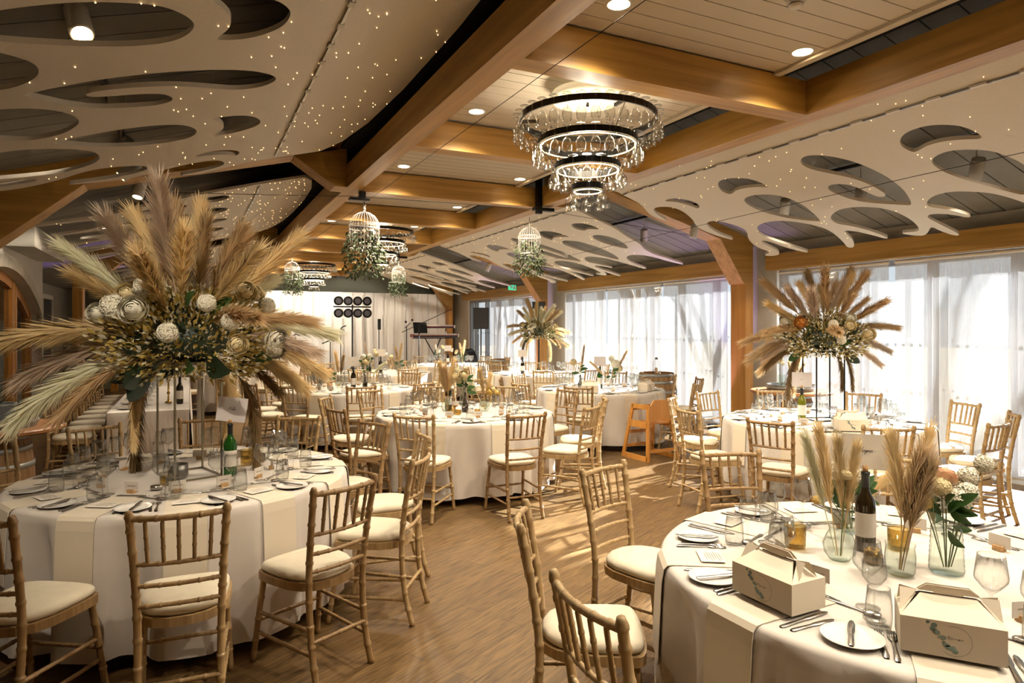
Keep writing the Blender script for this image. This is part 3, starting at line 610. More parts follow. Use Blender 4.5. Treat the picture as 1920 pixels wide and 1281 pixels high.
# cutlery (along +x, flat on z=0)
def flat(pts, h, m, name, bow=0):
    """pts: (x, halfwidth) outline"""
    mb = MB(); n = len(pts)
    v = [(x, s*w_, z+bow*math.sin(math.pi*i/(n-1))) for z in (0, h) for s in (-1, 1) for i, (x, w_) in enumerate(pts)]
    f = []
    for i in range(n-1):
        f += [(i, i+1, n+i+1, n+i), (2*n+i, 3*n+i, 3*n+i+1, 2*n+i+1), (i, 2*n+i, 2*n+i+1, i+1), (n+i, n+i+1, 3*n+i+1, 3*n+i)]
    return mb.add(v, f)
def knife_mb(L=.215): return flat([(0, .005), (.01, .008), (.09*L/.215, .006), (.1*L/.215, .0055), (.12*L/.215, .009), (.18*L/.215, .0095), (L-.008, .006), (L, .001)], .0035, None, '')
def fork_mb(L=.195):
    mb = flat([(0, .006), (.012, .0085), (.06, .005), (.12, .0035), (.135, .009), (.15, .012)], .003, None, '', .003)
    for s in (-.0095, -.0032, .0032, .0095): mb.box(.148, L, s-.0016, s+.0016, .001, .004)
    return mb
def spoon_mb():
    mb = flat([(0, .006), (.012, .0085), (.06, .005), (.11, .0035), (.13, .004)], .003, None, '', .003)
    return mb.ball((.155, 0, .008), .03, 10, 6, (1, .66, .22))
KN, KS, FK, FS, SP = [mb.mesh(n, 'steel', True) for n, mb in (('knife', knife_mb()), ('knife', knife_mb(.175)), ('fork', fork_mb()), ('fork', fork_mb(.175)), ('spoon', spoon_mb()))]
PLATE = MB().lathe([(.001, .004), (.05, .004), (.062, .006), (.084, .013), (.085, .015), (.083, .016), (.062, .0095), (.05, .008), (.001, .008)], 28).mesh('side_plate', 'china', True)
WA = MB().lathe([(.001, .003), (.03, .002), (.036, .001), (.036, .003), (.02, .005), (.006, .009), (.0038, .02), (.0036, .085), (.006, .1), (.026, .118), (.043, .14), (.0445, .152), (.036, .215), (.0355, .216), (.0435, .153), (.042, .141), (.025, .12), (.001, .106)], 20).mesh('bowl', 'glass', True)
WB2 = MB().lathe([(.001, .003), (.028, .002), (.033, .001), (.033, .003), (.018, .005), (.0055, .009), (.0036, .02), (.0034, .085), (.006, .097), (.022, .112), (.034, .13), (.0355, .142), (.029, .195), (.0285, .196), (.0345, .143), (.033, .131), (.021, .114), (.001, .103)], 20).mesh('bowl', 'glass', True)
TUM = MB().lathe([(.001, .001), (.03, .001), (.034, .006), (.037, .03), (.036, .07), (.031, .118), (.0305, .1185), (.0352, .07), (.0358, .03), (.033, .01), (.001, .008)], 20).mesh('tumbler', 'glass', True)
FLU = MB().lathe([(.001, .003), (.028, .002), (.032, .001), (.032, .003), (.016, .006), (.0045, .012), (.0036, .02), (.0036, .08), (.007, .095), (.02, .12), (.026, .15), (.023, .225), (.0225, .2255), (.025, .15), (.019, .122), (.001, .1)], 20).mesh('flute', 'glass', True)
MENU = MB().box(-.045, .045, -.065, .065, 0, .0008).mesh('menu_card', 'card'); mbx = MB()
for k in range(7): mbx.box(-.036+k*.009, -.033+k*.009, -.03-.012*(k % 3), .03+.012*((k+1) % 3), .0008, .0011)
MTXT = mbx.mesh('menu_print', 'ink_soft')
NCARD = MB().box(-.002, .0, -.042, .042, .012, .062).mesh('card_face', 'card'); NBLK = MB().box(-.014, .012, -.02, .02, 0, .02).mesh('cork_holder', 'cork')
NTXT = MB().box(-.0026, -.0021, -.024, .024, .036, .0405).mesh('card_writing', 'ink_soft')
def box_parts():
    a, b, h, H2 = .12, .075, .095, .165
    body = MB().box(-b, b, -a, a, 0, h)
    slope = MB()
    for s in (-1, 1):
        slope.add([(s*b, -a, h), (s*b, a, h), (s*.006, a*.55, H2-.025), (s*.006, -a*.55, H2-.025)], [(0, 1, 2, 3)])
        slope.add([(s*(b-.002), -a, h), (s*(b-.002), a, h), (s*.004, a*.55, H2-.027), (s*.004, -a*.55, H2-.027)], [(3, 2, 1, 0)])
    for s in (-1, 1):
        slope.add([(-b, s*a, h), (b, s*a, h), (0, s*a*.62, H2-.03)], [(0, 1, 2)])
        slope.add([(-b*.55, s*a*.98, h+.004), (-b*.12, s*(a-.005), h+.055), (0, s*a*.6, H2-.02), (b*.12, s*(a-.005), h+.055), (b*.55, s*a*.98, h+.004)], [(0, 1, 2), (2, 3, 4)])
    han = MB()
    for s in (-1, 1): 
        han.prism([(-a*.62, h+.052), (-a*.42, H2), (a*.42, H2), (a*.62, h+.052), (a*.3, h+.052), (a*.27, H2-.022), (-a*.27, H2-.022), (-a*.3, h+.052)], s*.006-.001, s*.006+.001, 'x')
    pr = MB(); rnd = random.Random(2); X = -b-.0006
    for k in range(36):
        t0, t1 = 2*math.pi*k/36, 2*math.pi*(k+1)/36
        if 1.9 < t0 < 4.0: continue
        pr.add([(X, -.005-r*math.cos(t), .046+r*math.sin(t)) for t, r in ((t0, .0385), (t1, .0385), (t1, .0395), (t0, .0395))], [(0, 1, 2, 3)])
    ey = MB()
    for k in range(16):
        t = k/15; cy2, cz = .05-.052*t+rnd.uniform(-.006, .006), .082-.066*t+rnd.uniform(-.006, .006); r = .0045+.004*rnd.random()
        ey.add([(X-.0003*(k % 3), cy2+r*math.cos(g*math.pi/4), cz+r*.85*math.sin(g*math.pi/4)) for g in range(8)], [tuple(range(8))])
    tx = MB()
    for k in range(5): tx.box(X-.0002, X, -.024+k*.0075, -.019+k*.0075, .052-.003*(k % 2), .0535+.004*(k == 4))
    return [('box_body', body, 'kraft'), ('gable', slope, 'kraft'), ('handle', han, 'kraft'), ('printed_circle', pr, 'ink_soft'), ('printed_leaves', ey, 'eucalyptus'), ('printed_name', tx, 'ink_soft')]
BP = [(n, mb.mesh(n, m)) for n, mb, m in box_parts()]
def favour_box(cx, cy2, ang, r, lab):
    t = empty('favour_box', (cx+r*math.cos(ang), cy2+r*math.sin(ang), ZT+.016), ang+math.pi, label=lab, cat='gift box', group='gable-top favour boxes')
    for n, me in BP: link(n, me, t)
    return t
def setting(cx, cy2, a, tab, lv, T_, boxed=False):
    """place setting at table angle a. lv 3 full, 2 medium, 1 far"""
    ck = clock(a); S_ = math.sin(a); K_ = math.cos(a); gid = 'place settings on the '+tab
    def P(r, s): return (cx+r*K_-s*S_, cy2+r*S_+s*K_, ZT+.003)       # r from centre, s to the sitter's right (counter-clockwise)
    def put(n, me, r, s, rot, lab, cat, z=0):
        q = P(r, s); return link(n, me, None, loc=(q[0], q[1], q[2]+z), rot=(0, 0, rot), label='%s, %s place, %s' % (lab, ck, tab), cat=cat, group=lab+'s, '+tab)
    inw = a+math.pi
    o = link('napkin', NAP, None, loc=(cx, cy2, ZT), rot=(0, 0, a), label='ivory napkin hanging over rim, %s place, %s' % (ck, tab), cat='napkin', group='napkins, '+tab)
    rv = random.Random(int(a*1000)+int(cx*100))
    j = lambda k=.02: rv.uniform(-k, k)
    put('side_plate', PLATE, .76+j(), -.235, 0, 'white side plate', 'plate')
    if lv >= 1 and not boxed:
        mc = empty('menu_card', (*P(.74, 0)[:2], ZT+.0115), a, label='printed menu card on napkin, %s place, %s' % (ck, tab), cat='menu card', group='menu cards, '+tab)
        link('card_sheet', MENU, mc)
        if lv >= 2: link('menu_print', MTXT, mc)
    if boxed: favour_box(cx, cy2, a, .72, 'cream favour box with eucalyptus print, %s place, %s' % (ck, tab))
    if lv >= 2:
        put('dinner_knife', KN, .86, .135, inw+j(.05), 'steel dinner knife', 'knife'); put('dinner_fork', FK, .85, -.13, inw+j(.05), 'steel dinner fork', 'fork')
        put('butter_knife', KS, .84, -.24, inw+j(.25)-.1, 'small knife on side plate', 'knife', .016)
        if lv >= 3:
            put('starter_knife', KS, .85, .165, inw+j(.05), 'short steel starter knife', 'knife'); put('starter_fork', FS, .84, -.155, inw+j(.05), 'short steel starter fork', 'fork')
            put('dessert_spoon', SP, .56, .05, a+math.pi/2+j(.2), 'steel dessert spoon', 'spoon'); put('dessert_fork', FS, .535, -.08, a+math.pi/2+j(.1), 'steel dessert fork', 'fork')
    def glass(n, me, r, s, lab):
        t = put(n, me, r+j(), s+j(), 0, lab, 'glass'); return t
    glass('wine_glass', WA, .5, .15, 'large stemmed wine glass')
    if lv >= 2:
        glass('small_wine_glass', WB2, .545, .225, 'smaller stemmed wine glass'); glass('water_tumbler', TUM, .6, .25, 'clear water tumbler')
    elif (int(a*100) % 2) == 0: glass('small_wine_glass', WB2, .545, .24, 'smaller stemmed wine glass')
    if lv >= 2:
        q = P(.47, -.03+j()); nc = empty('name_card', q, a+j(.2), label='name card in cork holder, %s place, %s' % (ck, tab), cat='name card', group='name cards, '+tab)
        link('card_face', NCARD, nc, rot=(0, 0, math.pi)); link('cork_holder', NBLK, nc); 
        if lv >= 3: link('card_writing', NTXT, nc, rot=(0, 0, math.pi))
TLEG = MB().tube([(.55, .0, 0), (.5, 0, .72)], .016, 8).mesh('leg', 'black'); TTOP = MB().lathe([(.001, 0), (.905, 0), (.905, .03), (.001, .03)], 48).mesh('tabletop', 'barrel_top')
def round_table(cx, cy2, tab, angs, lv, seed, nodet=(), boxes=(), rad=1.195, skip=(), bmix=0):
    g = 'round tables'
    t = empty('round_table', (cx, cy2, 0), label='round banquet table under a floor-length cloth, %s' % tab, cat='table', group=g)
    link('tabletop', TTOP, t, loc=(0, 0, ZT-.031))
    for k in range(4): link('leg', TLEG, t, rot=(0, 0, math.pi/4+k*math.pi/2))
    c = cloth_mesh(seed, angs).build('tablecloth', 'linen', smooth=True, label='white floor-length tablecloth of the %s' % tab, cat='tablecloth', group='white round tablecloths'); c.location = (cx, cy2, ZT)
    for i, d in enumerate(angs):
        a = R_(d)
        setting(cx, cy2, a, tab, lv, None, i in boxes)
        if i in skip: continue
        rr = rad+random.uniform(-.015, .03); jj = random.uniform(-.05, .05)
        put_chair(cx+rr*math.cos(a), cy2+rr*math.sin(a), a+math.pi+jj, 'bamboo-style limewashed chair with ivory pad, %s seat, %s' % (clock(a), tab), 'limewashed chairs at the round tables', lv >= 2, (i*7+seed) % 5 < bmix)
TABS = {}
def add_table(k, cx, cy2, tab, *a, **kw): TABS[k] = (cx, cy2, tab); round_table(cx, cy2, tab, *a, **kw)
add_table('T1', .0, 4.47, 'left-front table with big pampas display', [-121, -91, -63, -34, -5, 27, 56, 86, 115, 143, 172, 206], 3, 1, bmix=2)
add_table('T3', 2.43, 1.56, 'right-front table with gift boxes', [219, 181, 148, 108, 72, 36, 0, -36, -72, -106], 3, 2, boxes=(0, 1), skip=(0, 6, 7, 8, 9), bmix=1)
add_table('T2', 2.62, 6.5, 'centre table with pampas bunches', [-129, -91, -57, -28, 12, 48, 84, 118, 153, 194], 3, 3, bmix=2)
add_table('T4', 5.5, 4.42, 'window table with tall wire stand', [95, 129, 170, 204, 236, 276, 305, 339, 22, 60], 3, 4, boxes=(4,), bmix=1)
add_table('T5', 5.4, 8.12, 'table behind the wooden high chair', [-134, -98, -62, -26, 10, 46, 82, 118, 154, 190], 2, 5, boxes=(0, 2), skip=(1,), bmix=2)
add_table('T6', 2.12, 9.8, 'second table left of centre', [-97, -130, -163, 164, 132, 100, 67, 34, 0, -62], 2, 6, bmix=2)
add_table('T8', 6.1, 11.35, 'far window table with pampas display', [-150, -114, -78, -42, -6, 30, 66, 102, 138, 174], 1, 7)
add_table('T9', 3.5, 13.0, 'far middle table', [-160, -124, -88, -52, -16, 20, 56, 92, 128, 164], 1, 8)
add_table('T10', 5.7, 15.1, 'farthest table near the keyboards', [-150, -114, -78, -42, -6, 30, 66, 102, 138, 174], 1, 9)
add_table('T11', .8, 14.5, 'far left table by the drums', [-170, -134, -98, -62, -26, 10, 46, 82, 118, 154], 1, 10)

# ------------------------------------------------------------------ long top table on the left
HX0, HX1, HY0, HY1 = -.77, 0.0, 8.0, 13.2
tt = empty('trestle_table', ((HX0+HX1)/2, (HY0+HY1)/2, 0), label='long trestle table under a white cloth on the left', cat='table')
MB().box(-.37, .37, -2.58, 2.58, ZT-.03, ZT).build('tabletop', 'barrel_top', tt)
for yy in (-2.2, -.7, .7, 2.2):
    for xx in (-.3, .3): MB().tube([(xx, yy, 0), (xx, yy, ZT-.03)], .015, 6).build('leg', 'black', tt)
mb = MB(); x0, x1, y0, y1 = -.385, .385, -2.6, 2.6; mb.box(x0, x1, y0, y1, .001, .004)
def skirt(p0, p1, n, out, ph):
    rows = []
    for d, a in ((.004, 0), (-.03, .1), (-.2, .35), (-.45, .75), (-.7, 1)):
        row = []
        for k in range(n+1):
            t = k/n; e = .03*a*math.sin(t*n*.75+ph)+.02*a; row.append((p0[0]+(p1[0]-p0[0])*t+out[0]*(e+.004), p0[1]+(p1[1]-p0[1])*t+out[1]*(e+.004), d))
        rows.append(row)
    mb.grid(rows)
skirt((x0, y0), (x1, y0), 16, (0, -1), 0); skirt((x1, y0), (x1, y1), 70, (1, 0), 1); skirt((x0, y0), (x0, y1), 70, (-1, 0), 2); skirt((x0, y1), (x1, y1), 16, (0, 1), 1)
o = mb.build('long_tablecloth', 'linen', smooth=False, label='white cloth over the long top table on the left', cat='tablecloth'); o.location = ((HX0+HX1)/2, (HY0+HY1)/2, ZT)
for k in range(9):
    yy = 8.5+k*.56; od = ['nearest', 'second', 'third', 'fourth', 'fifth', 'sixth', 'seventh', 'eighth', 'farthest'][k]
    put_chair(-1.12, yy, random.uniform(-.06, .06), 'limewashed bamboo-style chair in the top table row, %s from the camera' % od, 'chairs along the top table', k < 4, k % 2 == 0 and k > 0)
    tl = 'long top table, %s place' % od
    link('side_plate', PLATE, None, loc=(-.62, yy-.2, ZT+.006), label='white side plate on the %s' % tl, cat='plate', group='plates on the top table')
    link('wine_glass', WA, None, loc=(-.42, yy+.12, ZT+.006), label='large stemmed wine glass on the %s' % tl, cat='glass', group='glasses on the top table')
    link('water_tumbler', TUM, None, loc=(-.48, yy+.2, ZT+.006), label='clear water tumbler on the %s' % tl, cat='glass', group='glasses on the top table')
    link('dinner_knife', KN, None, loc=(-.7, yy+.13, ZT+.006), label='steel dinner knife on the %s' % tl, cat='knife', group='knives on the top table')
    link('dinner_fork', FK, None, loc=(-.7, yy-.1, ZT+.006), label='steel dinner fork on the %s' % tl, cat='fork', group='forks on the top table')
    link('folded_napkin', bpy.data.meshes.get('folded_napkin') or MB().box(-.1, .1, -.08, .08, 0, .008).mesh('folded_napkin', 'napkin'), None, loc=(-.62, yy, ZT+.006), label='ivory folded napkin on the %s' % tl, cat='napkin', group='napkins on the top table')
# ------------------------------------------------------------------ flowers
VR = Vector((math.cos(math.atan2(605, 1240)), -math.sin(math.atan2(605, 1240)), 0)); VF = Vector((-VR.y, VR.x, 0))
def plume_mesh(name, m, bend, seed, n=700, w_=.0048):
    """pampas plume, unit length along +z, bending toward +x"""
    rnd = random.Random(seed); mb = MB()
    ax = lambda t: Vector((bend*t*t, .03*math.sin(3*t+seed), t*(1-.25*bend*t)))
    mb.tube([ax(t/8) for t in range(9)], [.006]*5+[.004, .003, .002, .001], 4)
    for k in range(n):
        t = .38+.6*rnd.random()**.85; p = ax(t); tg = (ax(t+.02)-ax(t-.02)).normalized()
        g = rnd.uniform(0, 6.283); o = Vector((math.cos(g), math.sin(g), 0)); o = (o-tg*o.dot(tg)).normalized()
        fat = math.sin(min(1, (t-.3)/.3)*1.57)*(1.2-t*.85); l = rnd.uniform(.16, .31)*(.45+.65*fat); sp = rnd.uniform(.1, .46)
        d = (tg+o*sp).normalized(); a = p; b = p+d*l*.5+o*.012; c = b+(d+o*.15+Vector((bend*.25, 0, -.12))).normalized()*l*.5
        s = tg.cross(d).normalized()*w_
        mb.add([a-s*.5, a+s*.5, b+s, b-s, c], [(0, 1, 2, 3), (3, 2, 4)])
    return mb.mesh(name, m, False)
PL = {}
for m_ in ('blond', 'tan', 'dark', 'cream', 'mauve'):
    for i, bd in enumerate((.08, .35, .85)): PL[m_, i] = plume_mesh('pampas_plume', 'plume_'+m_, bd, 11+i*3+len(m_))
def orient(d, down=Vector((0, 0, -1))):
    """matrix: local z along d, local x toward 'down'"""
    z = Vector(d).normalized(); x = down-z*down.dot(z); x = x.normalized() if x.length > 1e-4 else z.orthogonal().normalized(); y = z.cross(x)
    return Matrix((x, y, z)).transposed().to_4x4()
def rose_mesh(name, m, seed=1):
    """nested cupped petals on growing shells, opening toward +z"""
    rnd = random.Random(seed); mb = MB()
    for L_, (n, R, top, zc) in enumerate([(2, .22, 8, .38), (3, .35, 18, .34), (4, .48, 30, .28), (5, .61, 43, .2), (5, .75, 57, .12), (6, .9, 71, .02)]):
        for k in range(n):
            a0 = 2*math.pi*k/n+L_*.9+rnd.uniform(-.12, .12); wd = math.pi/n*1.25; rows = []; tp = top+rnd.uniform(-4, 4)
            for i in range(6):
                t = i/5; row = []
                for j in range(7):
                    u = (j-3)/3; th = R_(118-(118-tp-16*u*u)*t); rr = R*(1+.02*math.sin(k*2+u*3))+(.1*R*max(0, t-.7)/.3 if L_ else 0)+.012*L_*(k % 2); a = a0+u*wd
                    row.append((rr*math.sin(th)*math.cos(a), rr*math.sin(th)*math.sin(a), zc+rr*.9*math.cos(th)))
                rows.append(row)
            mb.grid(rows)
    return mb.mesh(name, m, True)
ROSE = {c: rose_mesh('rose_bloom', 'petal_'+c, 3) for c in ('white', 'cream', 'yellow', 'peach', 'orange')}
def cluster_mesh(name, m, n=70, seed=1, ell=(1, 1, .9)):
    rnd = random.Random(seed); mb = MB().ball((0, 0, 0), .8, 12, 8, ell)
    for k in range(n):
        z = 1-2*(k+.5)/n; g = k*2.39996; r = math.sqrt(max(0, 1-z*z)); p = Vector((r*math.cos(g)*ell[0], r*math.sin(g)*ell[1], z*ell[2])); nrm = p.normalized(); p = p*rnd.uniform(.8, 1)
        x = nrm.orthogonal().normalized(); y = nrm.cross(x); a0 = rnd.random()*6
        for q in range(4):
            a = a0+q*1.5708; d = x*math.cos(a)+y*math.sin(a); e = nrm.cross(d); s = .25
            mb.add([p, p+d*s*.6+e*s*.42+nrm*.08, p+d*s+nrm*.02, p+d*s*.6-e*s*.42+nrm*.08], [(0, 1, 2, 3)])
    return mb.mesh(name, m, False)
CLU = {c: cluster_mesh('flower_head', 'petal_'+c, 150, 2) for c in ('white', 'cream', 'yellow')}
def leaf_pts(L_=1., W=.4, bend=.25):
    rows = []
    for i in range(6):
        t = i/5; w_ = W*math.sin(math.pi*min(1, t*.93+.04))**.8*.5; rows.append([(-w_, t*L_, -bend*t*t+w_*.35), (0, t*L_, -bend*t*t), (w_, t*L_, -bend*t*t+w_*.35)])
    return rows
LEAF = {m_: MB().grid(leaf_pts()).mesh('leaf', m_, True) for m_ in ('leaf', 'leaf_dark', 'leaf_sage', 'leaf_dry')}
BIGLEAF = {m_: MB().grid(leaf_pts(1, .62, .2)).mesh('leaf', m_, True) for m_ in ('leaf', 'leaf_dark')}
def leaf_mess(n, fn, size, seed, W=.4):
    """many leaves, fn(rnd)->(pos, dir)"""
    rnd = random.Random(seed); mb = MB()
    for k in range(n):
        p, d = fn(rnd); d = (Vector(d)+Vector((rnd.uniform(-1, 1), rnd.uniform(-1, 1), rnd.uniform(-1, 1)))*.6).normalized(); M = orient(d, Vector((rnd.uniform(-1, 1), rnd.uniform(-1, 1), rnd.uniform(-1, 1))))
        s = size*rnd.uniform(.6, 1.3); q = [Vector((0, 0, 0)), Vector((W*.5, 0, .45)), Vector((.12, 0, 1)), Vector((-W*.5, .1, .5))]
        mb.add([Vector(p)+(M @ v)*s for v in q], [(0, 1, 2, 3)])
    return mb
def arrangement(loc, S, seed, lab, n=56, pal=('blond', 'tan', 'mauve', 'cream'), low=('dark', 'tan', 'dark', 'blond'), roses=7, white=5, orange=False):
    rnd = random.Random(seed); t = empty('pampas_arrangement', loc, label=lab, cat='flower arrangement', group='tall pampas arrangements')
    cams = (Vector((0, 0, 1.65))-Vector(loc)); ca = math.atan2(cams.y, cams.x)
    for k in range(n):
        f = (k+.5)/n; az = k*2.39996+rnd.uniform(-.2, .2); el = R_(-34+112*f**.85)+rnd.uniform(-.12, .12)
        d = Vector((math.cos(az)*math.cos(el), math.sin(az)*math.cos(el), math.sin(el)))
        fr = math.cos(az-ca)
        if (fr > .3 and el < R_(22)) or (el < R_(-5) and abs(fr) > .8): az = ca+(1.35+rnd.uniform(-.25, .5))*rnd.choice((-1, 1)); d = Vector((math.cos(az)*math.cos(el), math.sin(az)*math.cos(el), math.sin(el)))
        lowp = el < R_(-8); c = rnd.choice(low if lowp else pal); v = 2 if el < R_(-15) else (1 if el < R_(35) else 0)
        if lowp: d = Vector((math.cos(az), math.sin(az), max(-.38, math.sin(el)))).normalized()
        l = S*rnd.uniform(.62, .95)*(.8 if lowp else 1); M = Matrix.Translation(d*S*.1) @ orient(d) @ Matrix.Scale(l, 4)
        link('pampas_plume', PL[c, v], t, M=M)
    MB().ball((0, 0, .05*S), .2*S, 14, 9, (1.25, 1.25, .8)).build('floral_foam', 'leaf_dark', t, smooth=True)
    def shell(r): return lambda rnd: ((lambda a, e: (Vector((math.cos(a)*math.cos(e)*1.25, math.sin(a)*math.cos(e)*1.25, math.sin(e)*.8+.12))*S*r*rnd.uniform(.6, 1), (math.cos(a), math.sin(a), math.sin(e)+.3)))(rnd.uniform(0, 6.28), rnd.uniform(-.9, 1.3)))
    leaf_mess(2600, shell(.42), .05*S, seed).build('dried_filler', 'leaf_dry', t, kind='stuff'); leaf_mess(1500, shell(.45), .042*S, seed+1).build('pale_filler', 'plume_cream', t, kind='stuff')
    leaf_mess(300, shell(.34), .085*S, seed+2).build('green_filler', 'leaf_dark', t, kind='stuff')
    cams = (Vector((0, 0, 1.65))-Vector(loc)); ca = math.atan2(cams.y, cams.x)
    for k in range(roses+white):
        az = ca+rnd.uniform(-1.5, 1.5) if k % 4 else rnd.uniform(0, 6.28); el = rnd.uniform(-.15, 1.0); d = Vector((math.cos(az)*math.cos(el), math.sin(az)*math.cos(el), math.sin(el)))
        p = Vector((d.x*1.2, d.y*1.2, d.z*.9+.1))*S*.46; M = Matrix.Translation(p) @ orient(d*.55+cams.normalized()) @ Matrix.Scale(S*rnd.uniform(.06, .085)*(1 if k < roses else .85), 4)
        if k < roses: link('rose_bloom', ROSE['orange' if orange and k == 0 else rnd.choice(['white', 'white', 'cream'])], t, M=M)
        else: link('flower_head', CLU['white'], t, M=M)
    for k in range(10):
        az = ca+rnd.uniform(-1.7, 1.7); el = rnd.uniform(-.6, .7); d = Vector((math.cos(az)*math.cos(el), math.sin(az)*math.cos(el), math.sin(el)))
        M = Matrix.Translation(d*S*.32) @ orient(d) @ Matrix.Rotation(R_(90), 4, 'X') @ Matrix.Scale(S*rnd.uniform(.16, .24), 4); link('leaf', BIGLEAF[rnd.choice(['leaf', 'leaf_dark'])], t, M=M)
    return t
def stand(cx, cy2, h, w_, dd, rz, m, lab):
    t = empty('flower_stand', (cx, cy2, ZT+.003), rz, label=lab, cat='stand', group='tall wire flower stands')
    for sx in (-1, 1):
        for sy in (-1, 1): MB().box(sx*w_/2-.005, sx*w_/2+.005, sy*dd/2-.005, sy*dd/2+.005, 0, h).build('upright', m, t)
    for z, n in ((.0, 'base_frame'), (h-.01, 'top_frame')):
        mb = MB()
        for s in (-1, 1): mb.box(-w_/2, w_/2, s*dd/2-.005, s*dd/2+.005, z, z+.01); mb.box(s*w_/2-.005, s*w_/2+.005, -dd/2, dd/2, z, z+.01)
        mb.build(n, m, t)
    MB().box(-w_/2, w_/2, -dd/2, dd/2, h, h+.006).build('tray', m, t)
stand(.0, 4.43, .68, .26, .32, R_(18), 'brass_wire', 'tall brass-wire flower stand, left-front table')
arrangement((.0, 4.43, ZT+.78), .93, 5, 'huge pampas and white rose arrangement towering over the left-front table', 46, ('blond', 'cream', 'blond', 'tan', 'mauve'), roses=11, white=7)
stand(5.5, 4.42, .66, .28, .24, R_(-20), 'black_metal', 'tall thin black wire flower stand on the window table')
arrangement((5.5, 4.42, ZT+.76), .76, 9, 'brown pampas arrangement with an orange bloom in front of the near blinds', 40, ('tan', 'mauve', 'tan', 'blond'), ('dark', 'dark', 'tan'), 6, 4, True)
stand(6.1, 11.35, .7, .26, .26, 0, 'gold', 'tall flower stand on the far window table')
arrangement((6.1, 11.35, ZT+.8), .66, 13, 'pale pampas arrangement in front of the middle blinds', 42, ('cream', 'blond', 'tan', 'cream'), ('tan', 'dark', 'blond'), 6, 4)

# ------------------------------------------------------------------ vases, bottles, signs
STROKES = {'~': [[(0, .3), (.3, .9), (.5, .2), (.9, .6), (1.2, .3), (1.6, .5), (2.0, .35), (2.6, .45)], 2.6], 'V': [[(0, 1.3), (.25, 1.7), (.45, 1.5), (.5, .7), (.55, 0), (.8, .8), (1.25, 1.9)], 1.0], 'M': [[(0, 0), (.3, 1.1), (.5, 1.8), (.6, .9), (.65, .1), (1.0, 1.1), (1.3, 1.8), (1.3, .8), (1.45, .05), (1.65, .25)], 1.6],
 'i': [[(0, .2), (.2, .8), (.2, .1), (.4, .2)], .4], 'o': [[(.1, .4), (.3, .8), (.1, .3), (.3, 0), (.5, .4), (.35, .8), (.6, .6)], .55], 'g': [[(.1, .4), (.4, .75), (.1, .4), (.3, .05), (.5, .6), (.45, -.4), (.2, -.8), (.25, -.3), (.6, .2)], .55],
 'n': [[(0, .1), (.15, .8), (.15, 0), (.35, .7), (.5, .5), (.5, .05), (.65, .2)], .6], 'e': [[(0, .3), (.35, .55), (.25, .8), (.1, .4), (.25, 0), (.5, .25)], .45], 'r': [[(0, .1), (.15, .75), (.2, .6), (.4, .7), (.35, .1), (.55, .2)], .5],
 'a': [[(.4, .7), (.1, .5), (.2, 0), (.45, .6), (.42, .05), (.6, .2)], .55], 'l': [[(0, .2), (.3, 1.6), (.2, 1.8), (.15, .2), (.35, .15)], .35], 'b': [[(0, .2), (.3, 1.6), (.18, 1.8), (.15, .05), (.4, .1), (.45, .6), (.25, .55), (.55, .5)], .5], 'c': [[(.4, .65), (.2, .75), (.05, .3), (.25, 0), (.5, .25)], .45],
 't': [[(0, .2), (.25, 1.4), (.2, .05), (.4, .2)], .4]}
def script(word, xh, wid):
    """handwritten stroke ribbons in the x/z plane, centred"""
    mb = MB(); x = 0; tot = sum(STROKES[c][1] for c in word)*xh
    for c in word:
        P = catmull([(x+px*xh-tot/2, 0, pz*xh) for px, pz in STROKES[c][0]], 5); P = [Vector((p.x+p.z*.25, 0, p.z)) for p in P]
        for i in range(len(P)-1):
            d = (P[i+1]-P[i]); 
            if d.length < 1e-6: continue
            d.normalize(); nn = Vector((-d.z, 0, d.x))*wid/2; mb.add([P[i]-nn, P[i]+nn, P[i+1]+nn, P[i+1]-nn], [(0, 1, 2, 3)])
        x += STROKES[c][1]*xh
    return mb
def bottle_parts(m):
    b = MB().lathe([(.001, .004), (.03, .002), (.0365, .006), (.0372, .02), (.0372, .185), (.033, .207), (.018, .232), (.0145, .25), (.0142, .298), (.0158, .3), (.0158, .312), (.013, .314), (.001, .314)], 24).mesh('glass_body', m, True)
    l = MB().lathe([(.0376, .06), (.0376, .155)], 24).mesh('paper_label', 'card', True); f = MB().lathe([(.0149, .252), (.0148, .297), (.0164, .2985), (.0164, .3135), (.001, .3148)], 20).mesh('neck_foil', 'black', True)
    k = MB().lathe([(.001, .314), (.01, .314), (.0105, .338), (.001, .338)], 14).mesh('cork', 'cork', True); return [('glass_body', b), ('paper_label', l), ('neck_foil', f), ('cork', k)]
BOT = {m_: bottle_parts(m_) for m_ in ('bottle_green', 'bottle_dark', 'bottle_yellow')}
def off(k, du, dd): cx, cy2, _ = TABS[k]; p = Vector((cx, cy2, 0))+VR*du+VF*dd; return (p.x, p.y)
def face_cam(x, y, tilt=0): return math.atan2(-y, -x)+math.pi/2+tilt
def bottle(k, x, y, m_, lab, sign=None, tilt=.15, grey=False, roll=0, sw=.175, sh=.138):
    z = ZT+.004; t = empty('wine_bottle', (x, y, z), random.uniform(0, 6), label=lab, cat='bottle', group='wine bottles used as sign holders')
    gb = link(BOT[m_][0][0], BOT[m_][0][1], t)
    for n, me in BOT[m_][1:]: link(n, me, gb)
    if sign is not None:
        s = empty('table_sign', (x, y, z+.325), face_cam(x, y, tilt), label='%s sign card on %s' % ('pale grey' if grey else 'cream', sign[1]), cat='sign', group='table name signs'); s.rotation_euler = (0, roll, s.rotation_euler[2])
        MB().box(-sw/2, sw/2, -.001, .001, 0, sh).build('card_sheet', 'card_grey' if grey else 'card', s)
        mb = script(sign[0], .011, .0013); o = mb.build('lettering', 'ink', s); o.location = (0, -.0016, sh*.48)
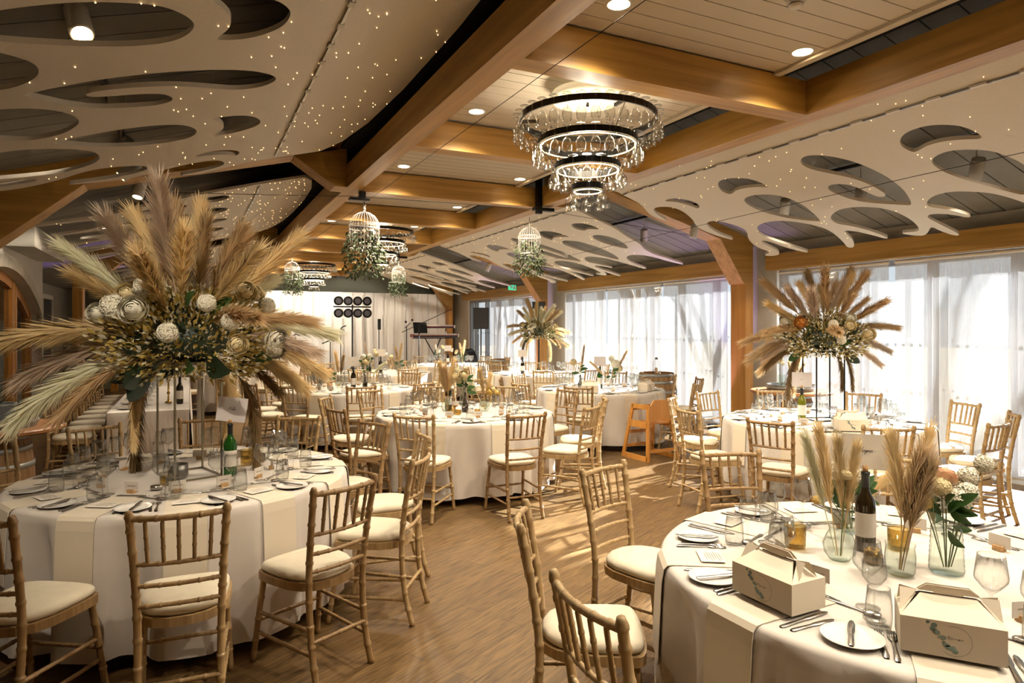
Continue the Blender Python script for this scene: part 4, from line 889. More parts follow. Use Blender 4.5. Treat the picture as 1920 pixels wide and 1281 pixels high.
def vase(x, y, kind, m_, lab, cat='vase', z=ZT+.004, s=1.):
    pr = {'bulb': [(.001, .003), (.035, .002), (.055, .03), (.06, .06), (.045, .1), (.033, .12), (.036, .13)], 'jar': [(.001, .004), (.038, .002), (.047, .015), (.05, .07), (.046, .105), (.05, .115)], 'ribbed': [(.001, .006), (.052, .003)]+[(.056+(.002 if i % 2 else 0)-.008*(i/18), .01+i*.009) for i in range(18)]+[(.042, .178), (.05, .19)],
          'bud': [(.001, .003), (.03, .002), (.036, .03), (.034, .08), (.014, .13), (.012, .2), (.015, .205)], 'votive': [(.001, .004), (.036, .002), (.038, .01), (.04, .085), (.037, .085), (.035, .012), (.001, .01)], 'cup': [(.001, .003), (.026, .002), (.03, .02), (.03, .055), (.027, .055), (.026, .012), (.001, .01)],
          'squat': [(.001, .003), (.045, .002), (.055, .02), (.056, .085), (.052, .085), (.05, .015), (.001, .01)], 'pebble': [(.001, .001), (.02, .002), (.034, .012), (.03, .026), (.012, .03), (.001, .03)]}[kind]
    return MB().lathe([(r*s, z_*s) for r, z_ in pr], 26).build({'votive': 'votive_holder', 'cup': 'votive_holder', 'pebble': 'tealight_holder', 'squat': 'candle_pot'}.get(kind, 'vase'), m_, None, smooth=True, loc=(x, y, z), label=lab, cat=cat)
def bunch(x, y, z, lab, items, seed, stems=.12, leaves=0, leaf='leaf', cat='flowers'):
    """items: (type, colour, du, dd, h, size)"""
    rnd = random.Random(seed); t = empty('flower_bunch', (x, y, z), label=lab, cat=cat, group='flowers in table vases')
    for ty, col, du, dd, h, s in items:
        p = VR*du+VF*dd+Vector((0, 0, h)); b = Vector((p.x*.12, p.y*.12, .01))
        if ty == 'plume':
            d = (p-b); l = d.length+.02; link('pampas_plume', PL[col, 0 if abs(du) < .12 else 1], t, M=Matrix.Translation(b) @ orient(d, (VR*du+Vector((0, 0, -.1)))) @ Matrix.Diagonal((s, s, l, 1)))
        else:
            mid = (b+p)/2+Vector((0, 0, .01)); MB().tube([b, mid, p], .0022, 5).build('stem', 'stem', t)
            d = Vector((p.x*1.5, p.y*1.5, .12))+VF*-.09; M = Matrix.Translation(p) @ orient(d) @ Matrix.Scale(s, 4)
            link('rose_bloom' if ty == 'rose' else 'flower_head', (ROSE if ty == 'rose' else CLU)[col], t, M=M)
    for k in range(leaves):
        az = rnd.uniform(0, 6.28); d = Vector((math.cos(az), math.sin(az), rnd.uniform(-.35, .9))).normalized(); p = Vector((0, 0, stems*rnd.uniform(.75, 1.25)))+d*.02
        link('leaf', LEAF[leaf], t, M=Matrix.Translation(p) @ orient(d) @ Matrix.Rotation(R_(90), 4, 'X') @ Matrix.Scale(rnd.uniform(.055, .11), 4))
    return t
# right-front table
tb = 'right-front table'
bottle('T3', 2.42, 1.75, 'bottle_dark', 'dark wine bottle with cream label carrying a script-lettered sign, right-front table', ('Viognier', 'the dark bottle of the right-front table'), .1)
vase(2.23, 1.72, 'bulb', 'glass_green', 'ribbed bulb vase holding upright pampas, '+tb); bunch(2.23, 1.72, ZT+.01, 'tall blond pampas stems in the bulb vase, '+tb, [('plume', 'blond', -.05, 0, .47, .34), ('plume', 'blond', .0, 0, .42, .34), ('plume', 'cream', -.09, .03, .44, .3), ('plume', 'blond', .05, .02, .4, .3), ('cluster', 'cream', .02, -.01, .32, .022)], 1)
vase(2.29, 1.52, 'jar', 'glass_green', 'textured glass jar holding a thick pampas bunch, '+tb); bunch(2.29, 1.52, ZT+.01, 'thick tan pampas bunch in the textured jar, '+tb, [('plume', 'tan', .03, 0, .42, .42), ('plume', 'blond', .0, .02, .46, .4), ('plume', 'mauve', .07, .0, .4, .4), ('plume', 'blond', .1, .04, .48, .34), ('plume', 'tan', .05, -.03, .38, .38)], 2)
vase(2.46, 1.46, 'ribbed', 'glass_green', 'large ringed glass vase of white stocks, '+tb); bunch(2.46, 1.46, ZT+.015, 'white stock flowers with green leaves in the large ringed vase, '+tb, [('cluster', 'white', .03, -.02, .26, .042), ('cluster', 'white', .075, 0, .28, .04), ('cluster', 'white', .1, .03, .33, .036), ('cluster', 'white', .15, .02, .38, .034), ('cluster', 'cream', -.02, 0, .3, .035), ('rose', 'peach', .03, .05, .33, .04), ('plume', 'cream', -.05, .03, .36, .3), ('cluster', 'yellow', -.07, .02, .24, .03)], 3, .2, 16)
vase(2.58, 1.93, 'jar', 'glass_green', 'glass jar of hydrangea behind the dark bottle, '+tb); bunch(2.58, 1.93, ZT+.01, 'white hydrangea and trailing greenery behind the dark bottle, '+tb, [('cluster', 'white', -.03, 0, .26, .06), ('cluster', 'white', .02, .03, .24, .05), ('cluster', 'cream', -.12, 0, .18, .03), ('cluster', 'yellow', -.16, -.02, .14, .02), ('plume', 'blond', .12, .03, .3, .3)], 4, .14, 30)
vase(2.2, 1.9, 'votive', 'glass_gold', 'tall mottled gold votive holder, '+tb, 'votive', s=1.05); vase(2.31, 1.64, 'cup', 'gold', 'small shiny gold votive cup near the bottle, '+tb, 'votive'); vase(2.55, 1.7, 'votive', 'glass_gold', 'second mottled gold votive holder, '+tb, 'votive')
# left-front table
tb = 'left-front table'
bottle('T1', .22, 4.3, 'bottle_green', 'green wine bottle carrying a tilted grey sign, left-front table', ('Malbec', 'the green bottle of the left-front table'), -.1, True, R_(8), .165, .145)
vase(.34, 4.6, 'votive', 'glass_gold', 'tall speckled votive holder beside the green bottle, '+tb, 'votive', s=1.15); vase(-.06, 4.36, 'squat', 'steel_dull', 'dark grey candle pot under the stand, '+tb, 'candle pot'); vase(-.12, 4.2, 'cup', 'glass_gold', 'small gold glass votive, '+tb, 'votive'); vase(.21, 4.14, 'pebble', 'steel', 'silver pebble tealight holder by the bottle, '+tb, 'tealight'); vase(-.16, 4.1, 'pebble', 'steel', 'silver pebble tealight holder left of centre, '+tb, 'tealight')
# centre table
k = 'T2'; tb = 'centre table'
x, y = off(k, -.2, .05); bottle(k, x+.05, y+.08, 'bottle_dark', 'brown wine bottle behind the left pampas, centre table', ('~', 'the brown bottle of the centre table'), .05)
vase(x, y, 'bulb', 'glass_green', 'clear bulb vase at left, '+tb); bunch(x, y, ZT+.01, 'dense blond pampas bunch left of the roses, '+tb, [('plume', 'blond', -.03, 0, .48, .5), ('plume', 'blond', .03, .02, .5, .5), ('plume', 'tan', 0, -.02, .44, .5), ('cluster', 'cream', .08, .03, .36, .05)], 21)
x, y = off(k, 0, -.02); vase(x, y, 'bud', 'bottle_dark', 'dark bud vase with a cream rose, '+tb); bunch(x, y, ZT+.03, 'cream rose with green leaves in the dark bud vase, '+tb, [('rose', 'cream', -.02, -.02, .36, .06), ('rose', 'cream', -.06, .03, .3, .045)], 22, .25, 14)
x, y = off(k, .2, .05); vase(x, y, 'bulb', 'glass_green', 'clear bulb vase at right, '+tb); bunch(x, y, ZT+.01, 'blond pampas and yellow roses right of the cream rose, '+tb, [('plume', 'blond', -.01, 0, .4, .45), ('plume', 'cream', -.12, .05, .48, .5), ('plume', 'blond', .03, .02, .36, .4), ('rose', 'yellow', .06, -.04, .2, .045), ('rose', 'cream', .1, 0, .22, .045), ('rose', 'yellow', .14, -.02, .19, .04)], 23)
for i, (du, dd) in enumerate([(-.12, -.2), (.14, -.22), (-.05, -.26)]): x, y = off(k, du, dd); vase(x, y, ['votive', 'cup', 'cup'][i], 'glass_gold', 'gold glass votive, %s, centre table' % ['left of the bud vase', 'right of the bud vase', 'nearest the front rim'][i], 'votive')
# second table left of centre
k = 'T6'; tb = 'second table left of centre'
x, y = off(k, .08, -.1); bottle(k, x, y, 'bottle_dark', 'dark wine bottle with a yellow label, '+tb, ('~', 'the dark bottle of the '+tb), .0)
x, y = off(k, -.15, 0); vase(x, y, 'bulb', 'glass_green', 'clear vase of upright pampas, '+tb); bunch(x, y, ZT+.01, 'narrow blond pampas stems, '+tb, [('plume', 'blond', -.02, 0, .48, .42), ('plume', 'tan', .03, 0, .44, .4)], 31)
x, y = off(k, -.25, -.15); vase(x, y, 'jar', 'petal_peach', 'small pink pot of a peach rose, '+tb, s=.8); bunch(x, y, ZT+.05, 'peach rose in the small pink pot, '+tb, [('rose', 'peach', 0, 0, .22, .055)], 32, .12, 5)
x, y = off(k, .25, -.1); vase(x, y, 'bud', 'bottle_dark', 'dark bud vase of cream roses, '+tb); bunch(x, y, ZT+.03, 'cream roses and green leaves in the dark bud vase, '+tb, [('rose', 'cream', 0, -.02, .36, .07), ('rose', 'white', -.04, .05, .44, .05), ('rose', 'cream', .15, .05, .48, .05), ('plume', 'cream', .2, 0, .4, .3)], 33, .3, 16)
# table behind the high chair
k = 'T5'; tb = 'table behind the high chair'
x, y = off(k, .0, .05); bottle(k, x, y, 'bottle_green', 'green wine bottle carrying a grey sign, '+tb, ('~', 'the bottle behind the high chair'), -.1, True)
x, y = off(k, -.3, -.05); vase(x, y, 'bud', 'bottle_dark', 'dark bud vase with leafy stem and upright plume, '+tb); bunch(x, y, ZT+.03, 'green leaves, pale bloom and upright plume, '+tb, [('plume', 'tan', .03, 0, .55, .25), ('cluster', 'cream', -.1, 0, .36, .05)], 41, .25, 10)
x, y = off(k, .17, 0); vase(x, y, 'ribbed', 'glass', 'tall clear vase of white flowers, '+tb); bunch(x, y, ZT+.02, 'white flowers with a leaning plume in the tall clear vase, '+tb, [('cluster', 'white', .05, 0, .34, .07), ('cluster', 'white', .0, .02, .42, .05), ('cluster', 'cream', .1, .02, .28, .06), ('plume', 'tan', .13, 0, .56, .25), ('plume', 'blond', -.24, 0, .42, .25)], 42, .2, 12)
# window table, far tables
x, y = off('T4', -.25, -.1); bottle('T4', x, y, 'bottle_yellow', 'yellow-green wine bottle at the window table', ('~', 'the bottle by the tall wire stand'), -.05, True)
for i, (kk, tb2) in enumerate((('T9', 'far middle table'), ('T10', 'farthest table near the keyboards'), ('T8', 'far window table'))):
    x, y = off(kk, -.3 if kk == 'T8' else -.05, -.1); bottle(kk, x, y, 'bottle_dark', 'dark wine bottle carrying a sign, '+tb2, ('~', 'the bottle of the '+tb2), 0)
    if kk != 'T8':
        x, y = off(kk, .3, -.05); vase(x, y, 'bulb', 'glass_green', 'clear bulb vase, '+tb2); bunch(x, y, ZT+.01, 'tall blond pampas with cream roses, '+tb2, [('plume', 'blond', .02, 0, .52, .4), ('plume', 'tan', -.04, .02, .46, .35), ('rose', 'cream', -.15, 0, .3, .06), ('rose', 'white', -.25, .05, .34, .05)], 50+i, .15, 8)
        x, y = off(kk, -.3, .05); vase(x, y, 'bud', 'bottle_dark', 'dark bud vase, '+tb2); bunch(x, y, ZT+.03, 'white flowers with green leaves, '+tb2, [('cluster', 'white', 0, 0, .3, .06), ('rose', 'cream', .1, .04, .4, .05), ('plume', 'mauve', -.06, 0, .5, .3)], 60+i, .25, 10)
# long top table decorations
MB().lathe([(.001, .004), (.04, .003), (.042, .012), (.012, .03), (.008, .1), (.02, .12), (.01, .14), (.009, .25), (.022, .27), (.024, .3), (.001, .3)], 18).build('candlestick', 'gold', None, smooth=True, loc=(-.22, 8.75, ZT+.006), label='gold candlestick on the long top table', cat='candlestick')
t = empty('wine_bottle', (-.1, 8.62, ZT+.006), label='dark bottle used as a bud vase on the long top table', cat='bottle')
for n, me in BOT['bottle_dark'][:3]: link(n, me, t)
bunch(-.1, 8.62, ZT+.3, 'pale flowers with green leaves in the dark bottle, long top table', [('cluster', 'cream', -.05, 0, .2, .07), ('cluster', 'white', .05, 0, .16, .06), ('cluster', 'cream', 0, .05, .26, .06)], 71, .08, 14)
rnd = random.Random(3); mb = MB(); rows = []
for i in range(12):
    t_ = i/11; rows.append([(.0+.04*math.sin(j*1.1+i*.3), -.11+.22*j/10*(.5+.5*t_), .3-.95*t_+.1*math.exp(-((i-1)**2)/2)) for j in range(11)])
mb.grid(rows).build('fabric_sash', 'linen', None, smooth=True, loc=(.12, 8.75, ZT+.05), label='knotted white fabric sash hanging at the end of the top table', cat='sash')
# ------------------------------------------------------------------ wine-glass chandeliers
HG = MB().lathe([(.001, 0), (.03, -.001), (.033, -.003), (.015, -.006), (.0045, -.012), (.0036, -.03), (.0036, -.075), (.008, -.088), (.025, -.105), (.034, -.13), (.035, -.15), (.03, -.185), (.0295, -.185), (.034, -.15), (.033, -.13), (.024, -.107), (.001, -.093)], 16).mesh('hanging_glass', 'glass_edge', True)
def chandelier():
    t = empty('chandelier'); tiers = [(.5, 0, 34), (.36, -.165, 24), (.235, -.345, 16), (.11, -.5, 8)]
    for i, (r, z, n) in enumerate(tiers):
        rg = MB().lathe([(r-.008, z-.022), (r+.006, z-.022), (r+.006, z+.022), (r-.008, z+.022), (r-.008, z-.022)], 48).build('ring', 'black_metal', t, smooth=False)
        if i: MB().lathe([(r-.012, z-.027), (r-.006, z-.031), (r-.012, z-.035), (r-.018, z-.031), (r-.012, z-.027)], 48).build('led_strip', 'led', rg, smooth=True)
        for k in range(n):
            a = 2*math.pi*k/n+i*.1; link('hanging_glass', HG, rg, loc=((r+.02)*math.cos(a), (r+.02)*math.sin(a), z+.03))
    MB().lathe([(.001, .2), (.26, .2), (.275, .17), (.26, .14), (.001, .14)], 40).build('drum_diffuser', 'drum_lit', t, smooth=True)
    MB().box(-.05, .05, -.015, .015, .128, .14).build('bulb_plate', 'bulb', t)
    for k in range(3):
        a = 2*math.pi*k/3+.5; mb = MB()
        for q in range(11):
            p = Vector((.36*math.cos(a), .36*math.sin(a), -.15)).lerp(Vector((.03*math.cos(a), .03*math.sin(a), .25)), q/11); mb.tube([p+Vector((0, 0, .014)), p+Vector((.006*(q % 2), .006*(1-q % 2), 0)), p+Vector((0, 0, -.018))], .0022, 4)
        mb.build('chain', 'black_metal', t)
        MB().box(.36, .5, -.008, .008, -.012, .012, Matrix.Rotation(a, 4, 'Z')).build('spoke', 'black_metal', t)
    for j, (r, z, n) in enumerate(tiers[1:]):
        mb = MB()
        for k in range(3):
            a = 2*math.pi*k/3+.5; mb.tube([(r*math.cos(a), r*math.sin(a), z), (tiers[j][0]*math.cos(a), tiers[j][0]*math.sin(a), tiers[j][1])], .003, 4)
        mb.build('tier_wire', 'black_metal', t)
    MB().lathe([(.012, .1), (.012, .27), (.06, .27), (.06, .285), (.001, .285)], 16).build('ceiling_rose', 'black_metal', t)
    lamp_light('chandelier_glow', t, (0, 0, -.28), 9, (1, .86, .66), 'POINT', .12); return t
ch = chandelier()
for i, (x, y, z, l) in enumerate(((2.64, 4.14, 3.185, 'nearest'), (2.76, 10.4, 3.185, 'middle'), (2.74, 16.65, 3.185, 'farthest'))):
    o = ch if i == 0 else copy_tree(ch); o.location = (x, y, z); tag(o, 'four-tier chandelier of upside-down wine glasses, %s of three' % l, 'chandelier', 'wine-glass chandeliers')
# ------------------------------------------------------------------ bird cages with trailing greenery
def cage():
    t = empty('bird_cage'); r = .145
    mb = MB()
    for k in range(28):
        a = 2*math.pi*k/28; pts = [(r*math.cos(a), r*math.sin(a), -.36), (r*math.cos(a), r*math.sin(a), -.14)]+[(r*math.cos(e)*math.cos(a), r*math.cos(e)*math.sin(a), -.14+.14*math.sin(e)) for e in (.4, .8, 1.2, 1.5)]; mb.tube(pts, .0016, 3, False)
    mb.build('wires', 'fixture_white', t)
    MB().lathe([(r+.003, -.36), (r+.003, -.345), (r-.003, -.345), (r-.003, -.36), (r+.003, -.36)], 28).build('base_ring', 'fixture_white', t)
    mb = MB().lathe([(r+.003, -.17), (r+.003, -.162)], 28).lathe([(r+.003, -.125), (r+.003, -.117)], 28)
    for k in range(28):
        a = 2*math.pi*k/28; b = a+math.pi/28; mb.tube([((r+.003)*math.cos(a), (r+.003)*math.sin(a), -.165), ((r+.003)*math.cos(b), (r+.003)*math.sin(b), -.12), ((r+.003)*math.cos(a*2-b+math.pi/14), (r+.003)*math.sin(a*2-b+math.pi/14), -.165)], .002, 3)
    mb.build('filigree_band', 'fixture_white', t)
    mb = MB().lathe([(.001, 0), (.018, .004), (.008, .016), (.016, .03), (.006, .05), (.001, .055)], 10)
    mb.tube([(0, 0, .05), (.014, 0, .066), (0, 0, .085), (-.014, 0, .066), (0, 0, .05)], .003, 5).build('finial', 'fixture_white', t)
    def fn(rnd):
        a = rnd.uniform(0, 6.28); s = rnd.random(); rr = (.13+.11*s)*rnd.uniform(.5, 1.15)*(1-.35*max(0, s-.55)/.45); return ((rr*math.cos(a), rr*math.sin(a), -.2-.42*s+rnd.uniform(-.04, .04)), (math.cos(a)*.5, math.sin(a)*.5, -.8))
    leaf_mess(620, fn, .042, 5, .5).build('trailing_leaves', 'leaf_sage', t, kind='stuff'); leaf_mess(220, fn, .04, 6, .5).build('dark_leaves', 'leaf_dark', t, kind='stuff')
    for k in range(3): link('rose_bloom', ROSE['white'], t, M=Matrix.Translation(Vector((.1*math.cos(k*2.1+.5), .1*math.sin(k*2.1+.5), -.2-.03*k))) @ orient((math.cos(k*2.1+.5), math.sin(k*2.1+.5), .3)) @ Matrix.Scale(.04, 4))
    MB().tube([(0, 0, .08), (0, 0, .13)], .003, 4).build('hanger', 'black_metal', t); return t
cg = cage()
for i, (x, y, l, s) in enumerate(((1.79, 7.5, 'bushiest, by the left end of the first frame', 1.15), (4.0, 7.68, 'by the right end of the first frame', 1.0), (1.84, 13.75, 'far left, beside the farthest chandelier', 1.0), (4.0, 13.7, 'far right, above the keyboards', 1.0))):
    o = cg if i == 0 else copy_tree(cg); o.location = (x, y, 2.97); o.scale = (s, s, s); o.rotation_euler = (0, 0, i*1.3); tag(o, 'white wire bird cage spilling green foliage, '+l, 'bird cage', 'hanging bird cages')
# ------------------------------------------------------------------ barrels
def stave_mesh(R0, R1, H, n):
    a = math.pi/n*.97; rows = []
    for i in range(9):
        t = i/8; r = R0+(R1-R0)*math.sin(math.pi*t); rows.append([(r*math.cos(g), r*math.sin(g), H*t) for g in (-a, 0, a)]+[((r-.03)*math.cos(g), (r-.03)*math.sin(g), H*t) for g in (a, 0, -a)]+[(r*math.cos(-a), r*math.sin(-a), H*t)])
    return MB().grid(rows).mesh('stave', 'barrel', False)
def barrel(x, y, H, R0, R1, lab, z=0, n=22, head=True):
    t = empty('wine_barrel', (x, y, z), label=lab, cat='barrel', group='oak wine barrels'); me = stave_mesh(R0, R1, H, n)
    for k in range(n): link('stave', me, t, rot=(0, 0, 2*math.pi*k/n))
    for f in (.04, .16, .32, .68, .84, .96):
        r = R0+(R1-R0)*math.sin(math.pi*f)+.003; h = .022; MB().lathe([(r, H*f-h), (r+.003, H*f-h), (r+.003, H*f+h), (r, H*f+h)], 40).build('hoop', 'hoop', t, smooth=True)
    if head: MB().lathe([(.001, H-.03), (R0-.03, H-.03)], 32).build('barrel_head', 'barrel_top', t)
    return t
barrel(6.8, 8.6, .93, .27, .33, 'upright oak wine barrel with grey hoops by the middle blinds')
t = empty('lantern', (6.8, 8.6, .9), label='small wire lantern standing on the oak barrel', cat='lantern')
for a in range(4): g = a*1.5708+.6; MB().tube([(.06*math.cos(g), .06*math.sin(g), .01), (.06*math.cos(g), .06*math.sin(g), .17), (.012*math.cos(g), .012*math.sin(g), .25)], .003, 4).build('lantern_bar', 'frame_grey', t)
MB().box(-.05, .05, -.05, .05, 0, .012).build('lantern_base', 'frame_grey', t); MB().lathe([(.001, .28), (.022, .27), (.028, .24), (.001, .24)], 10).build('lantern_cap', 'frame_grey', t); MB().lathe([(.001, .012), (.03, .012), (.03, .11), (.001, .11)], 14).build('candle', 'ivory', t, smooth=True)
MB().lathe([(.001, .001), (.13, .001), (.135, .012), (.001, .012)], 28).build('slate_tray', 'barrel_top', None, loc=(6.8, 8.6, .9), label='round wooden tray under the lantern on the barrel', cat='tray').location.z = .886
def barrel_table(x, y, top, lab, R=.52, Z=.82):
    barrel(x, y, Z-.04, .24, .29, 'oak barrel base under '+lab, head=False)
    MB().lathe([(.001, Z-.038), (R-.02, Z-.038), (R, Z-.028), (R, Z-.008), (R-.015, Z), (.001, Z)], 48).build('barrel_tabletop', 'barrel_top', None, smooth=False, loc=(x, y, 0), label='round oak top of '+lab, cat='tabletop')
    t = empty('barrel_tray', (x, y, Z+.002), label='grey half-hoop barrel-lid tray on '+lab, cat='tray')
    MB().lathe([(.28, 0), (.3, .0), (.31, .075), (.295, .075), (.282, .012), (.001, .012)], 40).build('tray_rim', 'galv', t, smooth=False); MB().lathe([(.305, .025), (.313, .025), (.315, .05), (.308, .05)], 40).build('hoop', 'hoop', t, smooth=True)
barrel_table(7.22, 6.3, '', 'the barrel table beside the near right post')
barrel_table(-1.42, 6.55, '', 'the barrel table at the left edge', .5, .86)
# things on the barrel tables
for i, (dx, dy, k, m_, l) in enumerate(((-.12, .05, 'ribbed', 'glass_green', 'green-based glass vase of white daisies'), (.03, -.02, 'jar', 'glass_gold', 'amber jar of dried stems'), (.14, .08, 'bulb', 'glass', 'clear bulb vase of pale grasses'))):
    vase(7.22+dx, 6.3+dy, k, m_, l+' on the right barrel tray', z=.838); bunch(7.22+dx, 6.3+dy, .845, 'dried %s in the %s' % (['white daisies', 'brown stems', 'pale grasses'][i], ['green-based vase', 'amber jar', 'clear bulb vase']['012'.index(str(i))]), [[('cluster', 'white', -.05, 0, .36, .035), ('cluster', 'white', .02, .02, .33, .03), ('cluster', 'cream', -.02, -.02, .38, .03)], [('plume', 'tan', .02, 0, .36, .35), ('plume', 'mauve', .05, .02, .4, .35)], [('plume', 'cream', .03, 0, .34, .35), ('plume', 'tan', .1, 0, .3, .35), ('plume', 'blond', -.03, .02, .32, .3)]][i], 80+i)
t = empty('planter', (-1.42, 6.55, .876), label='galvanised tub of arching green grass on the left barrel table', cat='planter')
MB().lathe([(.001, .0), (.15, .0), (.165, .16), (.17, .17), (.155, .165), (.145, .1), (.001, .1)], 32).build('tub', 'galv', t, smooth=True)
def blades(n, L0, L1, droop, w_, seed, m_, t, z, elr=(.5, 1.35), nm='blade'):
    rnd = random.Random(seed)
    for k in range(n):
        az = rnd.uniform(0, 6.28); el = rnd.uniform(*elr); l = rnd.uniform(L0, L1); rows = []
        for i in range(8):
            f = i/7; r = l*f*math.cos(el); h = l*f*math.sin(el)-droop*l*f*f; s = w_*(1-f)**.6*.5; c = Vector((r*math.cos(az), r*math.sin(az), z+h)); d = Vector((-math.sin(az), math.cos(az), 0))*s; rows.append([c-d, c+Vector((0, 0, -.15*s)), c+d])
        MB().grid(rows).build(nm, m_, t, smooth=True)
blades(46, .35, .62, .55, .014, 3, 'leaf', t, .1)
# potted palm beside the left post
t = empty('potted_palm', (-1.93, 13.4, 0), label='dark potted palm beside the left oak post', cat='plant')
MB().lathe([(.001, 0), (.16, 0), (.2, .34), (.18, .34), (.17, .3), (.001, .3)], 24).build('pot', 'black', t, smooth=True)
rnd = random.Random(6)
for k in range(11):
    az = rnd.uniform(-1.0, 2.2); H_ = rnd.uniform(.6, 1.75); L_ = rnd.uniform(.4, .6); fr = MB(); base = Vector((.08*math.cos(az), .08*math.sin(az), H_)); MB().tube([(0, 0, .3), (base.x*.6, base.y*.6, .3+(H_-.3)*.6), base], .008, 5).build('stalk', 'leaf_dark', t)
    for q in range(17):
        f = (q-8)/8; a2 = az+f*1.5; d = Vector((math.cos(a2), math.sin(a2), .75-.5*abs(f))); d.normalize(); tip = base+d*L_*(1-.3*abs(f))+Vector((0, 0, -.12*L_)); sd = d.cross(Vector((0, 0, 1))).normalized()*.014; m0 = base+(tip-base)*.45+Vector((0, 0, .05)); fr.add([base, m0-sd, tip, m0+sd], [(0, 1, 2, 3)])
    fr.build('frond', 'leaf_dark', t)
# low stacked barrels / dresser with flowers by the far left wall
barrel(-1.95, 15.6, .88, .27, .32, 'oak barrel with grey hoops behind the left post')
vase(-1.95, 15.6, 'squat', 'china', 'white pot of dried flowers on the rear-left barrel', z=.862, s=1.6); bunch(-1.95, 15.6, .9, 'dried cream flowers in the white pot on the rear-left barrel', [('cluster', 'cream', -.1, 0, .3, .09), ('cluster', 'white', .1, 0, .26, .08), ('cluster', 'cream', 0, .05, .36, .08), ('plume', 'tan', .15, 0, .4, .4), ('plume', 'mauve', -.2, 0, .4, .4)], 91, .1, 10, 'leaf_sage')
# ------------------------------------------------------------------ wooden high chair
t = empty('high_chair', (5.28, 6.8, 0), R_(3), label='wooden restaurant high chair with a harness strap', cat='high chair')
for s in (-1, 1):
    x0 = s*.24; tx = s*.17
    def sb(y0, z0, y1, z1, w_, n):
        a, b = Vector((0, y0, z0)), Vector((0, y1, z1)); d = (b-a).normalized(); nn = Vector((0, -d.z, d.y))*w_/2
        X = lambda z: x0+(tx-x0)*z/.72
        v = [p+Vector((X(p.z)+e, 0, 0)) for e in (-.011, .011) for p in (a-nn, a+nn, b+nn, b-nn)]
        MB().add(v, [(0, 1, 2, 3), (7, 6, 5, 4), (0, 4, 5, 1), (1, 5, 6, 2), (2, 6, 7, 3), (3, 7, 4, 0)]).build(n, 'beech', t)
    sb(-.23, 0, -.16, .68, .05, 'side_post'); sb(.25, 0, .13, .68, .05, 'side_post'); sb(-.23, .03, .24, .03, .06, 'floor_runner'); sb(-.18, .44, .16, .44, .08, 'seat_rail'); sb(-.165, .66, .14, .66, .055, 'arm_rail')
MB().box(-.19, .19, -.16, .13, .445, .463).build('seat', 'beech', t)
MB().prism([(-.175, .5), (.175, .5), (.172, .66), (.1, .75), (-.1, .75), (-.172, .66)], -.185, -.167, 'y').build('backrest', 'beech', t)
MB().box(-.23, .23, -.215, -.195, .1, .14).build('rear_stretcher', 'beech', t); MB().box(-.21, .21, .17, .19, .3, .34).build('front_stretcher', 'beech', t); MB().box(-.23, .23, .21, .23, .12, .16).build('foot_bar', 'beech', t)
MB().box(-.185, .185, .13, .148, .6, .66).build('front_bar', 'beech', t)
MB().tube([(-.05, -.0, .44), (-.06, -.02, .36), (-.05, .0, .28), (-.055, -.01, .17)], .008, 5).build('harness_strap', 'black', t)
# ------------------------------------------------------------------ stage end: curtain, lights, instruments
def curtain(x0, x1, lab, seed):
    rnd = random.Random(seed); n = int((x1-x0)/.018); ph = rnd.random()*6; rows = []
    for z in (.02, .5, 1.2, 1.9, 2.45, 2.62, 2.66, 2.74):
        a = .055 if z < 2.5 else .03
        rows.append([(x0+(x1-x0)*k/n+(.02*math.sin(z*2+k*.05)), 20.35+a*(math.sin(k*.33+ph+.9*math.sin(k*.045))+.35*math.sin(k*.71+ph))+.012*z, z) for k in range(n+1)])
    MB().grid(rows).build('curtain', 'curtain', None, smooth=True, label=lab, cat='curtain', group='white pleated backdrop curtains')
curtain(-.4, 2.1, 'white pleated backdrop curtain behind the drums', 1); curtain(2.1, 4.9, 'white pleated backdrop curtain behind the light bar', 2); curtain(4.9, 7.6, 'white pleated backdrop curtain behind the keyboards', 3)
t = empty('light_stand', (4.1, 18.6, 0), label='black lighting stand with eight par cans on a T-bar', cat='lighting stand')
MB().tube([(0, 0, .05), (0, 0, 2.3)], .02, 8).build('pole', 'black', t); MB().box(-.52, .52, -.02, .02, 2.22, 2.26).build('crossbar', 'black', t)
for k in range(3): g = k*2.094; MB().tube([(0, 0, .6), (.5*math.cos(g), .5*math.sin(g), 0)], .012, 6).build('leg', 'black', t)
for r_ in (0, 1):
    for c_ in range(4):
        M = Matrix.Translation((-.4+c_*.265, -.05, 2.4-r_*.34)) @ Matrix.Rotation(R_(90), 4, 'X'); p = MB().lathe([(.11, .06), (.13, .06), (.13, .03), (.11, -.02), (.09, -.12), (.001, -.14)], 20, M).build('par_can', 'black', t, smooth=True)
        MB().lathe([(.001, .055), (.085, .055)], 20, M).build('par_lens', 'lens_grey', p)
def mic_stand(x, y, h, lab, boom=None, clip=True):
    t = empty('mic_stand', (x, y, 0), label=lab, cat='mic stand', group='black stage stands'); MB().tube([(0, 0, .02), (0, 0, h)], .013, 6).build('pole', 'black', t)
    for k in range(3): g = k*2.094+.4; MB().tube([(0, 0, .22), (.3*math.cos(g), .3*math.sin(g), 0)], .009, 5).build('leg', 'black', t)
    if boom: MB().tube([(-boom[0]*.5, 0, h-boom[1]*.5), (boom[0], 0, h+boom[1])], .01, 5).build('boom_arm', 'black', t); MB().ball((-boom[0]*.2, 0, h+.12), .035, 8, 6).build('microphone', 'black', t)
    if clip:
        MB().tube([(-.22, 0, h-.05), (-.05, -.04, h+.02), (.02, 0, h+.06), (.1, -.05, h+.02)], .02, 5).tube([(-.05, 0, h), (.03, -.04, h+.12), (.14, 0, h+.16)], .018, 5).build('instrument_yoke', 'black', t)
    return t
